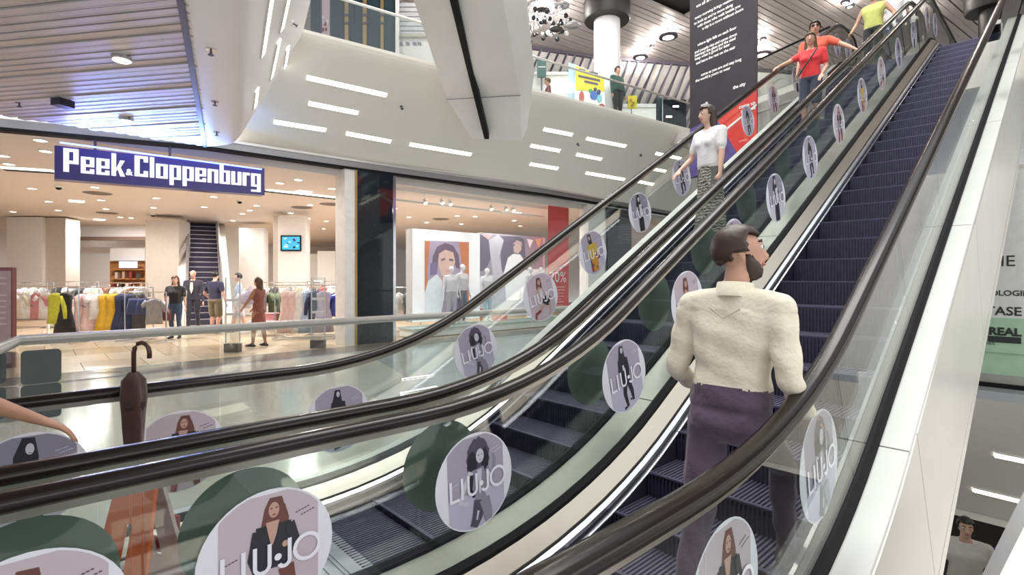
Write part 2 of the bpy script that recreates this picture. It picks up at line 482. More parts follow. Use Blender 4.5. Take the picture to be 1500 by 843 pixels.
STEP_Y = []
def tread(y):
    """top of the step under station y, and the middle of that step"""
    if y < STEP_Y[0]: return .004, y
    k = max(i for i, q in enumerate(STEP_Y) if q <= y)
    return zstep(min(STEP_Y[k] + .05, YB + .3)) - .01 + .010, STEP_Y[k] + .19
def escalator(name, label, xl, xr, yend, ystart=-.9, left_deck=.15, right_deck=.15):
    root = empty(name, ((xl + xr) / 2, 0, 0), label, 'escalator', 'pair of parallel escalators')
    for xh, sg in ((xl, 1), (xr, -1)):
        # handrail with both newel turns
        P = sub_path(ystart, yend); r = .31; n = 12
        lo = [(ystart - r * math.sin(PI * k / n), HR - r + r * math.cos(PI * k / n), -math.sin(PI * k / n), math.cos(PI * k / n)) for k in range(n, 0, -1)]
        hi = [(yend + r * math.sin(PI * k / n), ZTOP - r + r * math.cos(PI * k / n), math.sin(PI * k / n), math.cos(PI * k / n)) for k in range(1, n + 1)]
        sec = [(xh - .042, .004), (xh - .044, -.012), (xh - .034, -.030), (xh - .015, -.038), (xh + .015, -.038), (xh + .034, -.030), (xh + .044, -.012), (xh + .042, .004), (xh + .026, .014), (xh - .026, .014)]
        o = sweep(MB(), lo + P + hi, sec, RUBBER).build('handrail', root, smooth=True)
        smooth_by_angle(o, 50)
        g = sweep(MB(), lo + P + hi, [(xh - .018, .012), (xh + .018, .012), (xh + .018, .04), (xh - .018, .04)], RAILGUIDE).build('handrail_guide', root)
        # glass panels
        js = [j for j in JOINTS if ystart < j < yend]
        st = [ystart] + js + [yend]
        for a, b in zip(st[:-1], st[1:]):
            sweep(MB(), sub_path(a + .003, b - .003), [(xh - .005, .035), (xh + .005, .035), (xh + .005, .76), (xh - .005, .76)], GLASS).build('glass_panel', root)
        sweep(MB(), lo, [(xh - .005, .035), (xh + .005, .035), (xh + .005, .3), (xh - .005, .3)], GLASS).build('newel_glass', root)
        sweep(MB(), hi, [(xh - .005, .035), (xh + .005, .035), (xh + .005, .3), (xh - .005, .3)], GLASS).build('newel_glass', root)
        Q = sub_path(ystart, yend)
        sweep(MB(), Q, [(xh - .030, .742), (xh - .008, .725), (xh + .008, .725), (xh + .030, .742), (xh + .030, .80), (xh - .030, .80)], BLACK).build('glazing_gasket', root)
        sweep(MB(), Q, [(xh + .030 * sg, .765), (xh + .105 * sg, .835), (xh + .105 * sg, .86), (xh + .030 * sg, .80)], STEEL).build('inner_deck', root)
        sweep(MB(), Q, [(xh + .105 * sg, .845), (xh + .118 * sg, .85), (xh + .118 * sg, .88), (xh + .105 * sg, .88)], BLACK).build('gap_line', root)  # black joint between inner deck and trim strip
        sweep(MB(), Q, [(xh + .116 * sg, .848), (xh + .140 * sg, .862), (xh + .140 * sg, .885), (xh + .116 * sg, .885)], BRIGHT).build('trim_strip', root)
        sweep(MB(), Q, [(xh + .122 * sg, .88), (xh + .128 * sg, .88), (xh + .128 * sg, 1.12), (xh + .122 * sg, 1.12)], SKIRT).build('skirt_panel', root)
        sweep(MB(), Q, [(xh + .128 * sg, .925), (xh + .140 * sg, .93), (xh + .140 * sg, .94), (xh + .128 * sg, .94)], BRIGHT).build('brush_strip', root)
    # steps: ribbed tread and ribbed riser
    xa, xb = xl + .13, xr - .13; w = xb - xa; xm = (xa + xb) / 2
    mb = MB(); n = 40
    mb.box((0, .2, -.02), (w, .42, .03), STEP); mb.box((0, .0, -.12), (w, .02, .24), STEP)
    for k in range(n):
        x = -w / 2 + w * (k + .5) / n
        mb.box((x, .2, .0), (w / n * .5, .41, .012), TREADLIT)
        mb.box((x, -.012, -.11), (w / n * .5, .012, .2), STEP)
    mb.box((0, .0, .002), (w, .025, .012), STEPEDGE)
    s0 = mb.build('step')
    y = 1.34; k = 0; STEP_Y.clear()
    while y < YB + .1:
        nx = y + (.352 if y > 2 else .40)
        z = zstep(min(y + .05, YB + .3))
        o = s0 if k == 0 else instance(s0)
        o.parent = root
        o.matrix_parent_inverse = Matrix.Translation((-(xl + xr) / 2, 0, 0))
        o.location = (xm, y, z - .01)
        STEP_Y.append(y); y = nx; k += 1
    # floor plates and combs
    for y0, y1, z in ((ystart - .6, 1.27, 0.0), (YB + .22, yend + .8, Z2)):
        m1 = MB(); m1.box((xm, (y0 + y1) / 2, z - .02), (w + .02, y1 - y0, .04), COMB)
        for q in range(int((y1 - y0) / .06)):
            m1.box((xm, y0 + .03 + q * .06, z + .002), (w - .03, .03, .006), COMB)
        m1.build('floor_plate', root)
        m2 = MB(); yy = y1 if z == 0 else y0
        m2.box((xm, yy, z + .004), (w, .07, .012), COMB)
        for q in range(32): m2.box((xm - w / 2 + w * (q + .5) / 32, yy + (.06 if z == 0 else -.06), z - .004), (w / 70, .08, .012), COMB)
        m2.build('comb', root)
    return root

E_L = escalator('escalator', 'left-hand escalator carrying riders down, beside the store front', X1, X2, 13.5)
E_R = escalator('escalator', 'right-hand escalator with the man in cream shirt walking up', X3, X4, 16.6)

# shared deck between them, outer decks, cladding
def deck(xa, xb, d, material, root, joints, y0=-.9, y1=13.4, nm='deck_panel'):
    st = [y0] + [j for j in joints if y0 < j < y1] + [y1]
    for a, b in zip(st[:-1], st[1:]):
        sweep(MB(), sub_path(a + .004, b - .004), [(xa, d), (xb, d), (xb, d + .03), (xa, d + .03)], material).build(nm, root)
DJ = [.56 + 2.222 * k for k in range(8)]
MIDDECK = mat('middle_deck_panel', (0.66, 0.66, 0.58), 0.25, 0.5, var=0.08, scale=2)
deck(X2 + .034, X3 - .032, .757, MIDDECK, E_R, DJ)
deck(X4 + .032, X4 + .155, .757, WHITEDECK, E_R, DJ, y1=16.6)
deck(X1 - .155, X1 - .032, .757, WHITEDECK, E_L, DJ)
def cladding(x, sg, root, d1, y0, y1, nm, material):
    st = [y0] + [j + .15 for j in DJ if y0 < j < y1] + [y1]
    for a, b in zip(st[:-1], st[1:]):
        P = sub_path(a + .003, b - .003)
        sweep(MB(), P, [(x, .77), (x + .004 * sg, .785), (x + .02 * sg, .80), (x + .012 * sg, d1), (x - .02 * sg, d1), (x - .02 * sg, .77)], material).build(nm, root)
    sweep(MB(), sub_path(y0, y1), [(x + .014 * sg, d1 + .006), (x + .014 * sg, d1 + .12), (x - .02 * sg, d1 + .12), (x - .02 * sg, d1 + .006)], material).build('edge_strip', root)
cladding(X4 + .137, 1, E_R, 1.96, -.9, 16.6, 'cladding_panel', CLAD)
cladding(X1 - .137, -1, E_L, 1.96, -.9, 13.4, 'cladding_panel', CLAD)
sweep(MB(), sub_path(-.9, 13.4), [(X1 - .12, 2.02), (X2 + .09, 2.02), (X2 + .09, 2.05), (X1 - .12, 2.05)], CLAD).build('truss_soffit', E_L)
sweep(MB(), sub_path(-.9, 13.4), [(X3 - .09, 2.02), (X4 + .12, 2.02), (X4 + .12, 2.05), (X3 - .09, 2.05)], CLAD).build('truss_soffit', E_R)

SEQ1 = ['longhair', 'jacket', 'suit', 'curly', 'seated', 'yellow', 'longhair', 'suit', 'curly', 'suit', 'jacket', 'longhair', 'suit', 'curly', 'suit']
SEQ3 = ['seated', 'jacket', 'curly', 'suit', 'seated', 'yellow', 'longhair', 'suit', 'jacket', 'yellow', 'seated', 'suit', 'longhair', 'jacket', 'suit']
for y, k1, k3 in zip(ST_Y, SEQ1, SEQ3):
    E_Ls = [(X1 + .0056, 1, k1, E_L)]
    if y < 13.5:
        sticker(X1 + .0060, y, 1, k1, E_L).matrix_parent_inverse = Matrix.Translation((-(X1 + X2) / 2, 0, 0))
        sticker(X2 - .0060, y, -1, k1, E_L).matrix_parent_inverse = Matrix.Translation((-(X1 + X2) / 2, 0, 0))
    sticker(X3 + .0060, y, 1, k3, E_R).matrix_parent_inverse = Matrix.Translation((-(X3 + X4) / 2, 0, 0))
for y, sg, k in ((-.01, 1, 'suit'), (.62, 1, 'curly'), (1.525, 1, 'jacket'), (2.28, 1, 'curly'), (8.12, -1, 'seated'), (9.97, -1, 'yellow'), (12.3, -1, 'longhair')):
    sticker(X4 - .0110 if sg > 0 else X4 - .0065, y, sg, k, E_R).matrix_parent_inverse = Matrix.Translation((-(X3 + X4) / 2, 0, 0))
for o in PROTO:
    bpy.data.objects.remove(o)

# ================================================================== the building
ZC = 4.05
FLOOR = mat('polished_floor', (0.34, 0.36, 0.36), 0.10, var=0.05, scale=0.7)
CREAMFLOOR = mat('cream_floor', (0.50, 0.485, 0.42), 0.15, var=0.04, scale=0.9)
THRESH = mat('threshold_stone', (0.17, 0.15, 0.13), 0.2)
TILES = [mat('store_tile_%s' % n, c, 0.28, var=0.10, scale=3, stretch=(1, 3, 1)) for n, c in (('tan', (0.50, 0.385, 0.27)), ('sand', (0.57, 0.45, 0.33)), ('honey', (0.45, 0.335, 0.22)))]
STORECEIL = mat('store_ceiling_paint', (0.80, 0.73, 0.68), 0.7, var=0.02)
STOREWALL = mat('store_wall_paint', (0.80, 0.78, 0.75), 0.6, var=0.02)
GREIGE = mat('greige_column', (0.55, 0.50, 0.45), 0.6, var=0.03)
PURE = mat('white_paint', (0.82, 0.81, 0.79), 0.5, var=0.01)
SLAT = mat('ceiling_slat', (0.56, 0.50, 0.49), 0.45, 0.25, var=0.05, scale=2)
SLAT2 = mat('upper_ceiling_slat', (0.55, 0.50, 0.48), 0.45, 0.2, var=0.05, scale=2)
SLATBACK = mat('slat_backing', (0.05, 0.045, 0.045), 0.8)
TEAL = mat('teal_door', (0.022, 0.05, 0.06), 0.35)
GOLD = mat('gold_frame', (0.52, 0.36, 0.18), 0.3, 0.7)
DARKGLASS = mat('dark_glass_column', (0.012, 0.016, 0.022), 0.05, spec=0.6)
RED = mat('red_banner', (0.62, 0.03, 0.025), 0.5, var=0.03)
LIGHTON = mat('lamp_diffuser', (0.9, 0.9, 0.88), 0.5, emit=(1.0, 0.96, 0.88), estr=3.2)
DOWNON = mat('downlight_lens', (0.9, 0.9, 0.88), 0.5, emit=(1.0, 0.92, 0.82), estr=9)
CHROME = mat('chrome', (0.7, 0.7, 0.72), 0.12, 0.95)
RAILWHITE = mat('railing_handrail', (0.66, 0.64, 0.60), 0.28, 0.6)

# ---- floors
def slab(name, poly, z, t, material):
    return struct(MB().prism([(x, y, z - t) for x, y in poly], (0, 0, t), material).build(name))
slab('floor', [(-11.35, -4), (-3.63, -4), (-3.63, 26), (-11.35, 26)], 0, .3, FLOOR)
slab('floor', [(-3.63, -4), (3.0, -4), (3.0, 1.2), (-3.63, 1.2)], -.045, .3, FLOOR)
inl = [(-10.25, -4), (-10.25, 4.5), (-10.2, 4.75), (-10.05, 4.92), (-9.8, 5.0), (-9.45, 4.94), (-7.08, 4.31), (-6.38, 3.33), (-3.64, 2.6), (-3.64, -4)]
slab('trim_1', inl, .004, .004, CREAMFLOOR)
slab('trim_2', [(-11.35, -4), (-10.45, -4), (-10.45, 26), (-11.35, 26)], .003, .003, THRESH)
# store floor laid in single tiles
sf = slab('floor_store', [(-40, -8), (-11.35, -8), (-11.35, 26), (-40, 26)], -.02, .2, mat('store_screed', (0.42, 0.30, 0.19), 0.4))
tile0 = None
tmesh = []
for m_ in TILES:
    o = MB().box((0, 0, -.01), (1.19, .89, .02), m_).build('floor_tile'); tmesh.append(o)
used = set(); k = 0
for i in range(9):
    for j in range(22):
        x = -11.95 - 1.2 * i; y = -3.4 + .9 * j + (.45 if i % 2 else 0)
        if y > 15: continue
        q = random.randrange(3)
        o = tmesh[q] if q not in used else instance(tmesh[q])
        used.add(q); o.location = (x, y, .0005 * random.random()); o.parent = sf

# ---- lower hall, seen past the right-hand edge
LOWF = mat('lower_floor', (0.16, 0.15, 0.14), 0.25)
slab('floor_lower', [(-12, -3), (9, -3), (9, 24), (-12, 24)], -4.75, .2, LOWF)
slab('floor', [(-3.4, 9.76), (9, 9.76), (9, 26), (-3.4, 26)], 0, .12, FLOOR)
# sloped face of that slab with linear lights (its plane: edge at Y 9.76, foot further back)
SP, SN = Vector((0, 9.76, -.12)), Vector((0, -2.15, -1.6)).normalized()
def onS(x, y): return onP(x, y, SP, SN)
struct(MB().prism([(-3.4, 9.76, -.12), (9, 9.76, -.12), (9, 11.36, -2.27), (-3.4, 11.36, -2.27)], (0, .15, .1), GALLERY).build('trim_3'))
struct(MB().box((3, 16.4, -2.35), (14, 10, .12), GALLERY).build('ceiling_lower'))
struct(MB().box((2, 20, -3.5), (22, .2, 2.6), mat('lower_shop_dark', (0.03, 0.03, 0.035), 0.4)).build('wall_lower'))
# shop with lettered window over it
struct(MB().box((2.5, 10.5, 1.6), (12, .1, 3.2), mat('beauty_shop_wall', (0.72, 0.70, 0.66), 0.5, var=.02)).build('wall_back'))

# ---- store shell
zl = 3.95
struct(MB().box((-26, 8, zl + .1), (28.6, 40, .2), STORECEIL).build('ceiling_store'))
struct(MB().box((-39, 8, 2), (.2, 40, 4.2), STOREWALL).build('wall_store'))
struct(MB().box((-26, -9, 2), (28, .2, 4.2), STOREWALL).build('wall_left'))
struct(MB().box((-26, 27, 2), (28, .2, 4.2), STOREWALL).build('wall_right'))

# ---- slatted front ceiling at the left
L0a, L0b = onZ(270, 0, ZC), onZ(303, 215, ZC)
ldir = (L0a - L0b).normalized()
A = L0b; B = L0b + ldir * 11.0
def ceil_poly():  # region left of the fascia edge
    return A, B
su = Vector((math.sin(math.radians(52.6)), math.cos(math.radians(52.6)), 0)); sv = Vector((-su.y, su.x, 0))
slatc = struct(MB().prism([(A.x, A.y, ZC + .1), (B.x, B.y, ZC + .1), (B.x, -12, ZC + .1), (A.x, -12, ZC + .1)], (0, 0, .1), SLATBACK).build('ceiling'))
# half planes of the region: right of facade X > A.x, below edge A-B, Y > -9, X < 0.5
nrm = Vector((-ldir.y, ldir.x, 0))
if nrm.y > 0: nrm = -nrm
HP = [(A, nrm), (Vector((A.x, 0, 0)), Vector((1, 0, 0))), (Vector((0, -9, 0)), Vector((0, 1, 0))), (Vector((0.5, 0, 0)), Vector((-1, 0, 0)))]
def clip_line(p, d):
    t0, t1 = -60, 60
    for q, n in HP:
        a = (p - q).dot(n); b = d.dot(n)
        if abs(b) < 1e-9:
            if a < 0: return None
        elif b > 0: t0 = max(t0, -a / b)
        else: t1 = min(t1, -a / b)
    return (t0, t1) if t1 - t0 > .1 else None
pit = .135; k = -120
while k < 120:
    p = Vector((A.x, A.y, ZC)) + sv * (k * pit)
    c = clip_line(Vector((p.x, p.y, 0)), su)
    if c:
        m0 = p + su * c[0]; m1 = p + su * c[1]
        # folded metal pan: flat bottom, upturned edges, one narrow rib
        prof = [(-.053, .05), (-.053, .0), (.028, .0), (.032, .012), (.036, .012), (.040, .0), (.053, .0), (.053, .05), (.048, .05), (.048, .008), (-.048, .008), (-.048, .05)]
        if k % 5 == 0: prof = [(a, b - .012) for a, b in prof]
        rings = [[Vector((m.x, m.y, ZC)) + sv * a + Vector((0, 0, b)) for a, b in prof] for m in (m0, m1)]
        o = MB().loft(rings, SLAT).build('slat', slatc)
    k += 1
# dark edge beam between slats and fascia
struct(MB().prism([A + Vector((0, 0, -.02)), B + Vector((0, 0, -.02)), B + Vector((0, 0, .25)), A + Vector((0, 0, .25))], nrm * .06, mat('dark_edge_trim', (.035, .03, .035), .4)).build('trim_4'))

# ---- gallery: sloped plaster face
T0, T1 = onZ(443, 50, 6.1), onZ(1005, 192, 6.1)
GP = T0; GN = (T1 - T0).cross(onX(600, 240, -11.3) - T0).normalized()
def onG(x, y): return onP(x, y, GP, GN)
gu = (T1 - T0).normalized()
TE = T0 + gu * 26
low = [onG(345, 211), onG(520, 236), onG(760, 266), onG(1000, 313)]
lw = (low[3] - low[0]).normalized()
top = [T0 + gu * ((p - T0).dot(gu)) for p in low]
top[0] = T0
upn = GN if GN.z > 0 else -GN
low.append(low[3] + lw * 8); top.append(top[3] + gu * 8)
mb = MB()
lip = []
for p, q in zip(low, top):
    s = (q - p).normalized(); ring = [p]
    ring.append(q - s * .44)
    ring.append(q - s * .30)
    out = Vector((s.x, s.y, 0)).normalized()
    for a in range(1, 6):
        b = a / 5
        ring.append(q - s * .30 * (1 - b) ** 1.5 + Vector((0, 0, .10 * b ** 2)) )
    ring.append(ring[-1] - out * .25)
    ring.append(p - out * .5 + Vector((0, 0, .3)))
    lip.append(ring)
mb.loft(lip, GALLERY, cap=True)
o = struct(mb.build('wall_gallery'))

# lintel under it
lin = [onX(303, 216, -11.45), onX(520, 247, -11.45), onX(800, 285, -11.45), onX(1000, 318, -11.45)]
lin.insert(0, onX(-60, 183, -11.45)); lin.append(lin[-1] + (lin[-1] - lin[-2]))
mb = MB()
mb.loft([[p, p + Vector((0, 0, .16)), p + Vector((-.2, 0, .16)), p + Vector((-.2, 0, 0))] for p in lin], LINTEL)
struct(mb.build('trim_5'))
mb = MB()
mb.loft([[p + Vector((.03, 0, -.035)), p + Vector((.03, 0, .02)), p + Vector((-.16, 0, .02)), p + Vector((-.16, 0, -.035))] for p in lin], BLACK)
struct(mb.build('trim_6'))
# strip between lintel and gallery foot, pale
mb = MB()
for a, b, c, d in zip(low[:-1], low[1:], [lin[1], lin[2], lin[3], lin[4]], [lin[2], lin[3], lin[4], lin[5]]):
    mb.prism([a, b, d + Vector((.02, 0, .16)), c + Vector((.02, 0, .16))], (0, 0, .05), FASCIA)
struct(mb.build('trim_7'))

# ---- left fascia: flat strip, then the face leaning out to the gallery corner
L1a, L1b = onZ(360, 0, ZC), onZ(345, 211, ZC)
low0 = low[0]
FP = L1a; FN = (L1b - L1a).cross(T0 - L1a).normalized()
def onFas(x, y): return onP(x, y, FP, FN)
Ta = onFas(455, 0); fdir = (Ta - T0).normalized()
mb = MB()
r = []
for t in (0, 1):
    if t == 0: pl, ps, pt = L0b, L1b, T0
    else: pl, ps, pt = L0b + ldir * 11, L1b + (L1a - L1b).normalized() * 10.4, T0 + fdir * 7.5
    ring = [pl]
    for b in (0.0, .25, .5, .75, 1.0):
        # rounded turn from the soffit strip into the leaning face
        a0 = pl.lerp(ps, .72); a1 = ps; a2 = ps.lerp(pt, .10)
        ring.append(a0.lerp(a1, b).lerp(a1.lerp(a2, b), b))
    ring += [pt, pt + Vector((0, 0, .12)), pt + Vector((-.1, -.4, .12)), pl + Vector((0, 0, .35))]
    r.append(ring)
mb.loft(r, FASCIA, cap=True)
o = struct(mb.build('wall_fascia')); smooth_by_angle(o, 40)

# ---- upper floor
E1 = onZ(1110, 83, Z2 + 1.07); E2 = onZ(1211, 35, Z2 + 1.07)
UPF = mat('upper_floor_stone', (0.5, 0.48, 0.45), 0.3)
cor = T0 + gu * ((T1 - T0).length)
mb = MB()
poly = [T0 - Vector((.85, 0, 0)), cor - Vector((.85, 0, 0)), Vector((E1.x, E1.y + .1, 0)), Vector((X1 - .17, E2.y + .1, 0)), Vector((X1 - .17, 13.2, 0)), Vector((X4 + .2, 13.2, 0)), Vector((X4 + .2, 12.4, 0)), Vector((9, 12.4, 0)), Vector((9, 34, 0)), Vector((-34, 34, 0)), Vector((-34, 3, 0))]
mb.prism([(p.x, p.y, Z2 - .3) for p in poly], (0, 0, .28), UPF)
struct(mb.build('floor_upper'))
# sloped face below the landing edge
ed = [Vector((cor.x, cor.y, 0)), Vector((E1.x, E1.y, 0)), Vector((X1 - .2, E2.y, 0))]
mb = MB()
mb.loft([[Vector((p.x, p.y, Z2 + .05)), Vector((p.x, p.y, Z2 - .1)), Vector((p.x - .3, p.y + 1.8, Z2 - 2.0)), Vector((p.x - .3, p.y + 2.2, Z2 - .3))] for p in ed], GALLERY)
struct(mb.build('wall_landing'))
mb = MB(); mb.box((4.4, 12.5, Z2 - .5), (9.8, .2, 1.1), GALLERY); struct(mb.build('trim_8'))

# ---- upper ceiling in long slats
ZU = 9.8
g = Vector((math.sin(math.radians(8.0)), math.cos(math.radians(8.0)), 0)); gp = Vector((g.y, -g.x, 0))
uc = struct(MB().box((-14, 30, ZU + .25), (60, 36, .1), SLATBACK).build('ceiling_upper'))
cx0 = Vector((-8.2, 12.0, 0))
for k in range(-62, 40):
    c = cx0 + gp * (k * .42)
    y0 = 0.0 if k < 0 else 3.0
    a = c + g * (-9.5 if k < -1 else 3.0); b = c + g * 34
    w = .19
    prof = [(-w, .06), (-w, 0), (-.02, 0), (0, .015), (.02, 0), (w, 0), (w, .06)]
    rings = [[Vector((m.x, m.y, ZU)) + gp * q + Vector((0, 0, z)) for q, z in prof] for m in (a, b)]
    MB().loft(rings, SLAT2).build('slat', uc)

# ---- facade below the lintel
FX = -11.45
def fbox(name, x0, x1, material, y0=None, y1=None, th=.25, X=FX, z0=0.0, z1=4.1):
    a = onX(x0, 400, X); b = onX(x1, 400, X)
    za = z0 if y1 is None else onX((x0 + x1) / 2, y1, X).z
    zb = z1 if y0 is None else onX((x0 + x1) / 2, y0, X).z
    return MB().box((X - th / 2, (a.y + b.y) / 2, (za + zb) / 2), (th, b.y - a.y, zb - za), material).build(name)
struct(fbox('trim_9', 505, 520, mat('white_pier', (0.80, 0.77, 0.72), 0.5), th=.5))
struct(fbox('trim_10', 520.5, 523.5, GOLD, th=.4, X=FX + .03))
struct(fbox('wall_column', 524, 575, DARKGLASS, th=.6, X=FX + .04))
struct(fbox('trim_11', 576, 580, CHROME, th=.08))
struct(fbox('trim_12', 862, 886, PURE, th=.4))
struct(fbox('trim_13', 887, 889.5, CHROME, th=.1))
struct(fbox('wall_column', 890, 925, DARKGLASS, th=.6, X=FX + .04))
for i, (a, b) in enumerate(((580.5, 690), (691, 802), (803, 861.5), (926, 1003))):
    w = fbox('window_%d' % (i + 1), a, b, SHOPGLASS, th=.012, X=FX - .05); struct(w)

# ---- ceiling fittings built in place -------------------------------------------------
def linear_light(name, a, b, n, w, label, group):
    """recessed strip from a to b on a surface with normal n"""
    a, b, n = Vector(a), Vector(b), Vector(n).normalized()
    u = (b - a).normalized(); v = n.cross(u)
    t = empty(name, (a + b) / 2, label, 'light', group)
    mb = MB(); mb.prism([a - v * w + n * .004, b - v * w + n * .004, b + v * w + n * .004, a + v * w + n * .004], n * .012, LIGHTON)
    mb.build('diffuser', t)
    f = MB()
    for s in (-1, 1):
        f.prism([a + v * s * w, b + v * s * w, b + v * s * (w + .012), a + v * s * (w + .012)], n * .02, WHITE)
    f.build('frame', t)
    return t
GNo = GN if GN.x > 0 else -GN
GL = [((450, 113), (566, 139), 'long strip light highest on the gallery face, left of the white beam'),
      ((453, 151), (524, 165), 'short strip light second from the top on the gallery face'),
      ((402, 178), (477, 190), 'strip light nearest the fold at the left of the gallery face'),
      ((508, 195), (572, 207), 'short strip light low on the gallery face above the dark column'),
      ((601, 211), (690, 226), 'long strip light lowest on the gallery face, beside the beam foot'),
      ((797, 189), (838, 197), 'strip light highest of those right of the white beam'),
      ((859.6, 202.7), (916.5, 214), 'long strip light in the second row right of the white beam'),
      ((778, 213), (820, 220.6), 'short strip light close to the right of the beam foot'),
      ((845, 226), (881, 233), 'short strip light in the middle of the group right of the beam'),
      ((777, 240), (817, 246.7), 'strip light lowest left of the group right of the beam'),
      ((858.7, 253), (914.7, 262.7), 'long strip light lowest of the group right of the beam'),
      ((961, 224.5), (997, 232), 'strip light crossed by the left escalator handrail, upper one'),
      ((953, 246.7), (975, 250.7), 'short strip light under the rising handrail, second one'),
      ((932, 265), (957, 270), 'strip light right under the rising handrail, lowest one')]
for a, b, lab in GL:
    linear_light('strip_light', onG(*a), onG(*b), GNo, .055, lab, 'strip lights on the gallery face')
FNo = FN if FN.y > 0 else -FN
for a, b, lab in [((398, -15), (384, 81), 'longest strip light on the leaning fascia at upper left'), ((423, -10), (411.6, 44), 'strip light at the top right of the leaning fascia'),
                  ((408, 60), (397, 114), 'strip light in the middle of the leaning fascia'), ((421, 70), (416.5, 99), 'short strip light near the fold of the leaning fascia'),
                  ((376, 131), (372.5, 157), 'short strip light lowest on the leaning fascia')]:
    linear_light('strip_light', onFas(*a), onFas(*b), FNo, .05, lab, 'strip lights on the leaning fascia')
for a, b, lab in [((1457, 666), (1520, 679), 'upper strip light on the sloped face of the lower opening'), ((1425, 717), (1515, 739), 'lower strip light on the sloped face of the lower opening')]:
    linear_light('strip_light', onS(*a), onS(*b), SN, .05, lab, 'strip lights on the lower sloped face')
def sprinkler(p, n, label):
    p, n = Vector(p), Vector(n).normalized()
    t = empty('sprinkler', p, label, 'sprinkler', 'sprinklers in the plaster')
    MB().tube([p, p + n * .012], .05, CHROME, 10).build('plate', t)
    MB().tube([p + n * .012, p + n * .06], .012, P_DK, 6).tube([p + n * .06, p + n * .068], .03, P_DK, 8).build('nozzle', t)
for (x, y), lab in [((309, 72), 'sprinkler highest on the flat strip at the upper left'), ((315, 148), 'middle sprinkler of three on the flat strip'), ((317.5, 193), 'lowest sprinkler of three on the flat strip')]:
    sprinkler(onZ(x, y, ZC), (0, 0, -1), lab)
sprinkler(onFas(429, 34), FNo, 'sprinkler among the strip lights on the leaning fascia')
sprinkler(onG(588, 157), GNo, 'sprinkler on the gallery face left of the beam')
sprinkler(onG(846, 211), GNo, 'sprinkler on the gallery face right of the beam, left one')
sprinkler(onG(938, 227), GNo, 'sprinkler on the gallery face near the rising handrail')

# ---- the tapering white beam with the black slot
bt = empty('suspended_beam', onT(710, 205, 12.4), 'white tapering beam with a black slot, hanging in front of the gallery', 'beam')
def P4(x, y, t): return onT(x, y, t)
ue = Vector((0, 0, 1))
ra = [P4(690, 203, 12.5), P4(764, 206, 12.3)]
rb = [P4(655, 145, 11.2), P4(762, 140, 11.0)]
rc = [P4(606, 0, 8.0), P4(737, 0, 7.8)]
ext = lambda a, b, k: b + (b - a) * k
rd = [ext(rb[0], rc[0], .6), ext(rb[1], rc[1], .6)]
side = lambda p: p + RT * .28 + ue * .55
rings = [[p[0], p[1], p[1] + RT * (.30 if i else .12) + ue * (.5 if i else .25), p[1] + ue * 1.2, p[0] + ue * 1.2] for i, p in enumerate((ra, rb, rc, rd))]
o = MB().loft(rings, WHITE).build('beam_shell', bt); 
sl = [P4(713, 204, 12.35), P4(690, 110, 10.2), P4(664, 0, 7.85), ]
sl.append(ext(sl[1], sl[2], .6))
dn = Vector((0, 0, -.02))
sl = [p + (C0 - p).normalized() * .12 for p in sl]
MB().loft([[p - RT * .055, p + RT * .055, p + RT * .055 + Vector((0, 0, .16)), p - RT * .055 + Vector((0, 0, .16))] for p in sl], BLACK).build('slot', bt)
q0, q1 = P4(654, 146, 11.2), P4(763, 140, 11.0)
q0 += (C0 - q0).normalized() * .03; q1 += (C0 - q1).normalized() * .03
MB().tube([q0, q1], .008, P_MID, 5).build('seam', bt)

# ================================================================== lamps that light the rooms
def downlight(p, r, energy, label, group, color=(1.0, 0.93, 0.85), on=DOWNON, big=False):
    t = empty('downlight', p, label, 'light', group)
    p = Vector(p)
    MB().lathe([(r * .82, -.004), (r * .82, -.012)], on, 12, p).build('lens', t)
    MB().lathe([(r * .82, -.001), (r * .86, -.018), (r, -.016), (r, -.001)], WHITE, 12, p).build('trim_ring', t)
    if energy:
        l = bpy.data.lights.new('lamp', 'SPOT'); l.energy = energy; l.color = color
        l.spot_size = math.radians(160); l.spot_blend = .6; l.shadow_soft_size = .15
        o = bpy.data.objects.new('lamp', l); COL.objects.link(o); o.location = (0, 0, -.06); o.parent = t
    return t
zs = 3.95
DL = [(59, 205, 'above the left end of the sign'), (67, 221, 'just left of the sign top'), (5, 228, 'at the left edge behind the sign'), (13, 240, 'lower at the left edge'), (47, 276, 'under the left end of the sign'),
      (139, 274, 'under the sign, first large one'), (148, 293, 'below the sign near a dark vent'), (229, 290, 'right of the middle under the sign'), (225, 304, 'over the greige column, left one'),
      (85, 308, 'over the white left column, right one'), (155, 306, 'over the far shelves, left one'), (19, 310, 'over the white left column, left one'), (176, 318, 'over the far shelves, second one'), (192, 319, 'over the far shelves, third one'), (71, 295, 'between the sign and left column'),
      (313, 288, 'under the right half of the sign'), (299, 303, 'above the inner escalator'), (376, 301, 'under the right end of the sign'), (366, 308, 'left of the screen column, first'), (355, 313, 'left of the screen column, second'), (341, 323, 'left of the screen column, third'),
      (410, 268, 'right of the sign end, upper'), (486, 276, 'close to the white pier, upper'), (454, 300, 'right of the screen column top'), (437, 263, 'right of the sign, highest'), (426, 312, 'right above the screen column'), (498, 310, 'close to the white pier, lower'), (478, 324, 'between screen column and pier'), (474, 335, 'far back between column and pier')]
for i, (x, y, w) in enumerate(DL):
    p = onZ(x, y, zs)
    downlight(p, .11, 55 if i % 2 == 0 else 0, 'small round store downlight ' + w, 'store downlights')
